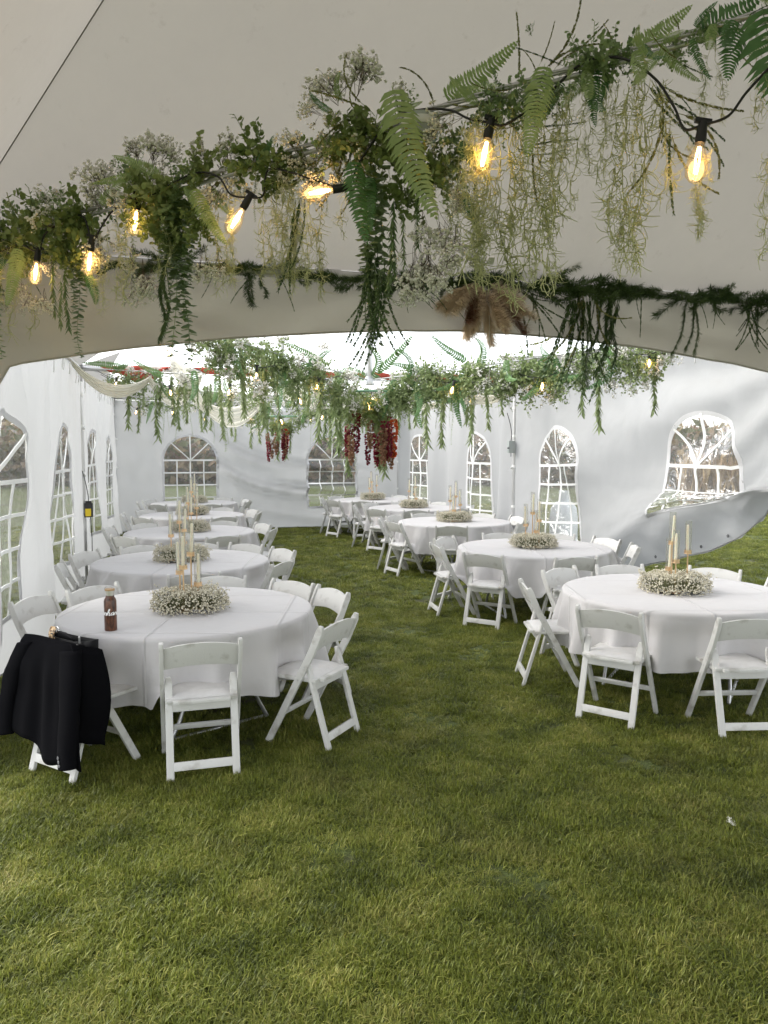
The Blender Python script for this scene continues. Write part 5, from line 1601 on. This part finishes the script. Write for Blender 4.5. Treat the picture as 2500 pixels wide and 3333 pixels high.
def swag(label, a, b, sag, w, n=34):
    g = empty('voile_swag', a, label=label, cat='fabric swag', group='ivory voile swags')
    rows = []
    d = (b - a); side = Vector((d.y, -d.x, 0)).normalized() if d.xy.length > .05 else E1
    for i in range(n + 1):
        t = i / n
        c = a.lerp(b, t) - UP * sag * 4 * t * (1 - t)
        row = []
        wd = w * (.45 + .55 * math.sin(PI * t))
        for k in range(15):
            u = k / 14 - .5
            row.append(c + UP * (-u * wd) + side * (.03 * math.cos(k * 1.9 + .5 * math.sin(t * 5)) + .05 * (1 - 4 * u * u)) - a)
        rows.append(row)
    m = MB(); m.grid(rows); m.build('voile', sheer, g, smooth=9)
    return g
def fbeam(s, z, dy=-1.0): p = FL + E1 * s - E2 * -dy; return Vector((p.x, p.y, EAVE + z))
swag('ivory cloth swag hanging from the pole with the yellow-labelled box', fbeam(.02, -.03), fbeam(.95, -.22), .24, .17)
swag('ivory cloth swag just below the loose red cloth', fbeam(.95, -.22), fbeam(1.62, -.16), .24, .26)
swag('ivory cloth swag hanging lowest among the garlands', fbeam(1.62, -.52), fbeam(2.5, -.33), .26, .27)
swag('ivory cloth band slanting down from the red-wrapped beam', fbeam(1.22, .0), fbeam(1.64, -.56), -.03, .34)
swag('short ivory cloth swag near the middle of the beam', fbeam(2.55, -.2), fbeam(3.05, -.25), .12, .22)
swag('thin ivory cloth swag beside the back corner', fbeam(4.3, -.38), fbeam(5.2, -.3), .17, .1)
swag('ivory cloth swag nearest the pole with the grey switch box', fbeam(5.2, -.3), fbeam(6.2, -.2), .15, .13)

# ------------------------------------------------------------------ jacket and handbag on the front chair
chB = L1C[1]
bx, by = chB.location.x, chB.location.y
frm = chB.rotation_euler.z
jk_mat = simple('black_cloth', (.004, .004, .005), 1.0, 0, .04)
jk = empty('jacket', (bx, by, .03), frm, 'black jacket with cuff buttons hung over the front chair back', 'jacket')
def fold_over(u, s):
    """u across (-1..1), s along: <0 table side, 0 top of the chair back, 1 hem"""
    top_y, top_z = -.178, .792
    if s < 0:
        q = -s
        return Vector((u * .235 - .01, top_y + .035 + .05 * q, top_z - .02 - .25 * q))
    L = .62
    widen = .245 + .05 * s + .03 * s * s
    hemL = L * (1.0 + .05 * u + .09 * math.sin(u * 2.2 + .6) + .03 * math.sin(u * 7)) * (1 if u > -.3 else 1)
    x = u * widen + .01 * s - .025
    rnd = .022 * math.sqrt(max(0, 1 - abs(u) ** 4))
    fold = (.012 * math.sin(u * 6.5 + 1.2 + s * 1.0) + .006 * math.sin(u * 13 + 3 * s)) * smooth01(s * 2.2) + .012 * nz(u * 2, s * 3, 8)
    y = top_y - .018 - rnd - .03 * smooth01(s * 3) + fold - .03 * s
    z = top_z - max(0, s * hemL) - .02 * abs(u) ** 5
    if s < .08: y += (.08 - s) * .35
    return Vector((x, y, z))
m = MB(); m.grid([[fold_over(u / 18 - 1, s / 24 * 1.25 - .25) for u in range(37)] for s in range(25)])
body = m.build('jacket_body', jk_mat, jk, smooth=9)
sm = body.modifiers.new('thickness', 'SOLIDIFY'); sm.thickness = .012; sm.offset = 0
def sleeve(pts, r0, r1, flat, seed):
    m = MB(); rows = []
    n = len(pts); pts = [Vector(p) for p in pts]
    K_ = 22
    for i in range(K_ + 1):
        t = i / K_ * (n - 1); j = min(int(t), n - 2); p = pts[j].lerp(pts[j + 1], smooth01(t - j) * .5 + (t - j) * .5)
        r = r0 + (r1 - r0) * i / K_
        row = []
        for k in range(16):
            a = 2 * PI * k / 16
            w = 1 + .12 * nz(math.cos(a) * 1.5 + seed, math.sin(a) * 1.5, i * .35)
            row.append(p + Vector((r * w * math.cos(a), r * flat * w * math.sin(a), .012 * math.cos(a))))
        rows.append(row)
    m.grid(rows, closed=True); m.f.append(tuple(range(15, -1, -1))); m.m.append(0); b0 = len(m.v) - 16; m.f.append(tuple(range(b0, b0 + 16))); m.m.append(0)
    return m.build('sleeve', jk_mat, jk, smooth=9)
sleeve([(.195, -.205, .745), (.245, -.25, .60), (.262, -.275, .40), (.25, -.29, .20), (.25, -.29, .11)], .08, .068, .55, 2)
sleeve([(-.20, -.215, .745), (-.255, -.26, .60), (-.30, -.28, .42), (-.33, -.285, .26), (-.335, -.285, .19)], .075, .07, .5, 6)
# loose front panel hanging on the far side of the chair
m = MB(); m.grid([[Vector((.225 + .065 * math.sin(PI * min(1, s / 12 * 1.1)) + .01 * u, -.225 + .034 * u + .008 * math.sin(u * 2), .79 - .012 * u - .56 * s / 12)) for u in range(6)] for s in range(13)])
lp = m.build('front_panel', jk_mat, jk, smooth=9); sm = lp.modifiers.new('thickness', 'SOLIDIFY'); sm.thickness = .01; sm.offset = 0
btn = MB(); btn.lathe([(0, 0), (.008, 0), (.009, .002), (.007, .0035), (.004, .002), (0, .002)], 12)
bt_me = btn.mesh('button', simple('button_grey', (.12, .12, .13), .25), smooth=.7)
for k in range(3): link('button', bt_me, jk, (.225 + .004 * k, -.328, .178 - .022 * k), (PI / 2, 0, 0))

bag = empty('handbag', (bx, by, .475), frm, 'black handbag with leopard strap standing behind the black jacket', 'handbag')
bg = simple('black_leather', (.006, .006, .007), .6, 0, .15)
m = MB(); rows = []
for i in range(9):
    t = i / 8; z = .33 * t
    row = []
    for k in range(28):
        a = 2 * PI * k / 28
        cx_, sy_ = math.cos(a), math.sin(a)
        w, d_ = .17 + .035 * t, .05 + .012 * (1 - t)
        row.append((w * abs(cx_) ** .6 * (1 if cx_ > 0 else -1), -.045 + d_ * abs(sy_) ** .7 * (1 if sy_ > 0 else -1), z - .018 * (1 - cx_ * cx_) * t))
    rows.append(row)
m.grid(rows, closed=True); m.f.append(tuple(range(27, -1, -1))); m.m.append(0)
o = m.build('bag_body', bg, bag, smooth=.9); sm = o.modifiers.new('thickness', 'SOLIDIFY'); sm.thickness = .006
for dy in (-.085,):
    m = MB(); m.tube([(-.11, dy, .32), (-.11, dy, .335), (-.07, dy - .01, .352), (0, dy - .01, .348), (.05, dy - .01, .33), (.07, dy, .315)], .008, 8); m.build('handle', bg, bag, smooth=9)
leo, nt, N, L, p, out = new_mat('leopard')
tc = N.new('ShaderNodeTexCoord'); v = N.new('ShaderNodeTexVoronoi'); v.inputs['Scale'].default_value = 75; L.new(tc.outputs['Object'], v.inputs['Vector'])
cr = N.new('ShaderNodeValToRGB'); e = cr.color_ramp.elements; e[0].position = .25; e[0].color = (.5, .26, .1, 1); e[1].position = .32; e[1].color = (.01, .008, .006, 1)
k = e.new(.5); k.color = (.01, .008, .006, 1); k = e.new(.56); k.color = (.6, .42, .24, 1)
L.new(v.outputs['Distance'], cr.inputs[0]); L.new(cr.outputs[0], p.inputs['Base Color'])
m = MB(); m.grid([[(-.128 + .05 * j / 3, -.10 - .02 * math.sin(i / 6 * PI), .28 + .10 * i / 6) for j in range(4)] for i in range(7)])
o = m.build('leopard_strap', leo, bag, smooth=9); sm = o.modifiers.new('thickness', 'SOLIDIFY'); sm.thickness = .005
m = MB(); m.tube([(-.07 + .016 * math.cos(i * PI / 8), -.1, .365 + .016 * math.sin(i * PI / 8)) for i in range(17)], .003, 6); m.build('ring', simple('chrome', (.8, .8, .8), .15, 1), bag, smooth=9)
m = MB(); m.box((.13, -.1, .33), (.012, .006, .04)); m.build('zip_pull', M['steel'], bag, bevel=.002)

# ------------------------------------------------------------------ water bottle
wm, nt, N, L, p, out = new_mat('wood_grain_finish')
tc = N.new('ShaderNodeTexCoord'); mp = N.new('ShaderNodeMapping'); mp.inputs['Scale'].default_value = (1, 1, .32); L.new(tc.outputs['Object'], mp.inputs['Vector'])
no = N.new('ShaderNodeTexNoise'); no.inputs['Scale'].default_value = 26; no.inputs['Detail'].default_value = 6; no.inputs['Distortion'].default_value = 2.4; L.new(mp.outputs[0], no.inputs['Vector'])
cr = N.new('ShaderNodeValToRGB'); e = cr.color_ramp.elements; e[0].position = .35; e[0].color = (.03, .012, .007, 1); e[1].position = .62; e[1].color = (.15, .06, .03, 1)
L.new(no.outputs[0], cr.inputs[0]); L.new(cr.outputs[0], p.inputs['Base Color']); p.inputs['Roughness'].default_value = .35
bo = empty('water_bottle', (-1.72, 4.765, .7585), 0, 'brown wood-grain water bottle with white script standing on the front table', 'water bottle')
RB = .038
m = MB(); m.lathe([(0, 0), (RB - .003, 0), (RB, .004), (RB, .186), (RB - .004, .200), (RB - .012, .212), (RB - .013, .222), (0, .222)], 40); m.build('bottle_body', wm, bo, smooth=.7)
m = MB(); m.lathe([(.0255, .222), (.0255, .238), (.027, .238), (.027, .252), (0, .252)], 32); m.build('neck', simple('brushed_steel', (.62, .6, .57), .3, 1), bo, smooth=.6)
m = MB(); m.lathe([(.029, .252), (.030, .254), (.030, .262), (.028, .264), (0, .264)], 32); cap = m.build('lid', simple('bamboo_lid', (.42, .27, .13), .5), bo, smooth=.6)
m = MB(); m.tube([(-.030, 0, .245), (-.032, 0, .262), (-.024, -.006, .276), (-.004, -.008, .282), (.014, -.006, .276), (.022, 0, .262), (.026, 0, .25)], .0022, 6); m.build('carry_loop', M['steel'], cap, smooth=9)
# white script wrapped round the front of the body
SCR = {  # pen strokes on a slanted grid: x forward, y up (x-height = 1)
 'C': (1.5, [[(1.5, 1.75), (1.25, 2.1), (.8, 2.0), (.35, 1.3), (.2, .6), (.4, .08), (.85, .0), (1.4, .35)]]),
 'a': (1.25, [[(1.0, .85), (.7, 1.0), (.3, .8), (.15, .35), (.35, .03), (.7, .2), (1.0, .9), (.95, .2), (1.1, .0), (1.4, .3)]]),
 'r': (1.0, [[(.0, .25), (.3, .95), (.45, .75), (.85, .85), (.75, .25), (.9, .0), (1.15, .3)]]),
 'h': (1.3, [[(.0, .3), (.5, 1.3), (.62, 2.0), (.42, 2.1), (.3, 1.4), (.2, .0), (.35, .7), (.7, 1.0), (.9, .8), (.85, .2), (1.05, .0), (1.4, .3)]]),
 't': (.9, [[(.1, .3), (.5, 1.1), (.6, 1.8), (.4, .6), (.45, .05), (.75, .05), (1.0, .3)], [(.1, 1.3), (.95, 1.42)]]),
}
def script(word, h, z0, a0):
    m = MB(); x = 0
    for ch in word:
        adv, strokes = SCR[ch]
        for st in strokes:
            P_ = [Vector((x + px + .28 * py, py, 0)) for px, py in st]
            fine = []
            for i in range(len(P_) - 1):
                q0, q1, q2, q3 = P_[max(i - 1, 0)], P_[i], P_[i + 1], P_[min(i + 2, len(P_) - 1)]
                for k in range(5):
                    t = k / 5
                    fine.append(.5 * ((2 * q1) + (q2 - q0) * t + (2 * q0 - 5 * q1 + 4 * q2 - q3) * t * t + (3 * q1 - q0 - 3 * q2 + q3) * t ** 3))
            fine.append(P_[-1])
            rows = []
            for i, c in enumerate(fine):
                d = (fine[min(i + 1, len(fine) - 1)] - fine[max(i - 1, 0)]).normalized()
                s = Vector((-d.y, d.x, 0)) * (.07 + .08 * abs(d.y))
                row = []
                for q, rr in ((c - s, RB + .0001), (c - s, RB + .0006), (c + s, RB + .0006), (c + s, RB + .0001)):
                    a = a0 + q.x * h / RB
                    row.append((rr * math.cos(a), rr * math.sin(a), z0 + q.y * h))
                rows.append(row)
            m.grid(rows)
        x += adv
    return m.build('script_lettering', M['trim'], bo, smooth=9)
script('Carhartt', .019, .10, R(-90 + 14) - 4.9 * .019 / RB)

# ------------------------------------------------------------------ boxes on the poles
def pole_box(p, off, label, c, yellow):
    o = empty('power_box', p + off, A15, label, 'power box')
    m = MB(); m.box((0, 0, 0), (.11, .075, .20)); m.build('box_shell', simple('box_' + ('black' if yellow else 'grey'), c, .5), o, bevel=.008, smooth=.7)
    if yellow:
        m = MB(); m.box((-.005, -.0385, -.03), (.075, .003, .105)); m.build('yellow_label', simple('label_yellow', (.75, .55, .02), .5), o, bevel=.001)
        m = MB(); m.box((0, -.01, .115), (.08, .06, .03)); m.build('flip_lid', M['dark'], o, bevel=.006, smooth=.7)
    else:
        m = MB(); m.tube([(-.05, -.03, -.02), (-.075, -.035, -.02)], .012, 8); m.build('knob', M['dark'], o, smooth=.7)
    m = MB(); m.tube([(0, 0, .1), (.0, -.02, .2), (-.02, -.02, .34), (-.05, 0, .47), (-.07, .02, .55)], .006, 6); m.build('cable', M['dark'], o, smooth=9)
    m = MB(); m.tube([(.02, 0, -.1), (.03, .02, -.4), (.02, .04, -.8), (.03, .04, -1.1)] if yellow else [(0, 0, -.1), (.01, .02, -.16)], .006, 6); m.build('cable', M['dark'], o, smooth=9)
    return o
pole_box(FL + UP * 1.03, -E2 * .06 + E1 * .075, 'black power box with yellow label strapped to the tent pole', (.02, .02, .022), True)
pole_box(FR + UP * 1.92, -E2 * .05 - E1 * .085, 'small grey switch box with looped cable on the tent pole', (.33, .36, .35), False)

# ------------------------------------------------------------------ propane tank outside, seen through the crumpled window
tk = empty('propane_tank', (3.05, 13.0, 0), 0, 'white propane tank outside behind the clear window of the billowing wall', 'gas tank')
wt = simple('tank_white', (.72, .76, .8), .35)
tk.scale = (.62, .62, 1.02)
m = MB(); m.lathe([(.0, .04), (.28, .06), (.36, .16), (.38, .3), (.38, .72), (.34, .88), (.22, .97), (0, 1.0)], 32); m.build('tank_body', wt, tk, smooth=9)
m = MB(); m.lathe([(.26, 0), (.28, 0), (.28, .08), (.26, .08)], 28); m.build('foot_ring', wt, tk, smooth=.7)
m = MB(); m.lathe([(.13, .96), (.14, 1.0), (.14, 1.16), (.125, 1.16), (.12, .96)], 24); m.build('collar', wt, tk, smooth=.7)
m = MB(); m.tube([(0, 0, .98), (0, 0, 1.1)], .03, 10); m.tube([(-.05, 0, 1.09), (.05, 0, 1.09)], .012, 8); m.build('valve', M['gold'], tk, smooth=.7)

# ------------------------------------------------------------------ a dropped sprig on the grass
sp = empty('fallen_sprig', (1.71, 3.62, .03), .4, "white sprig of baby's breath dropped on the open grass", 'sprig')
link('blossoms', PL['gyp'][0], sp, (0, 0, .05), (1.75, .2, .8), .16)['kind'] = 'stuff'
link('blossoms', PL['gyp'][2], sp, (.02, 0, .04), (1.6, .1, 1.2), .13)['kind'] = 'stuff'
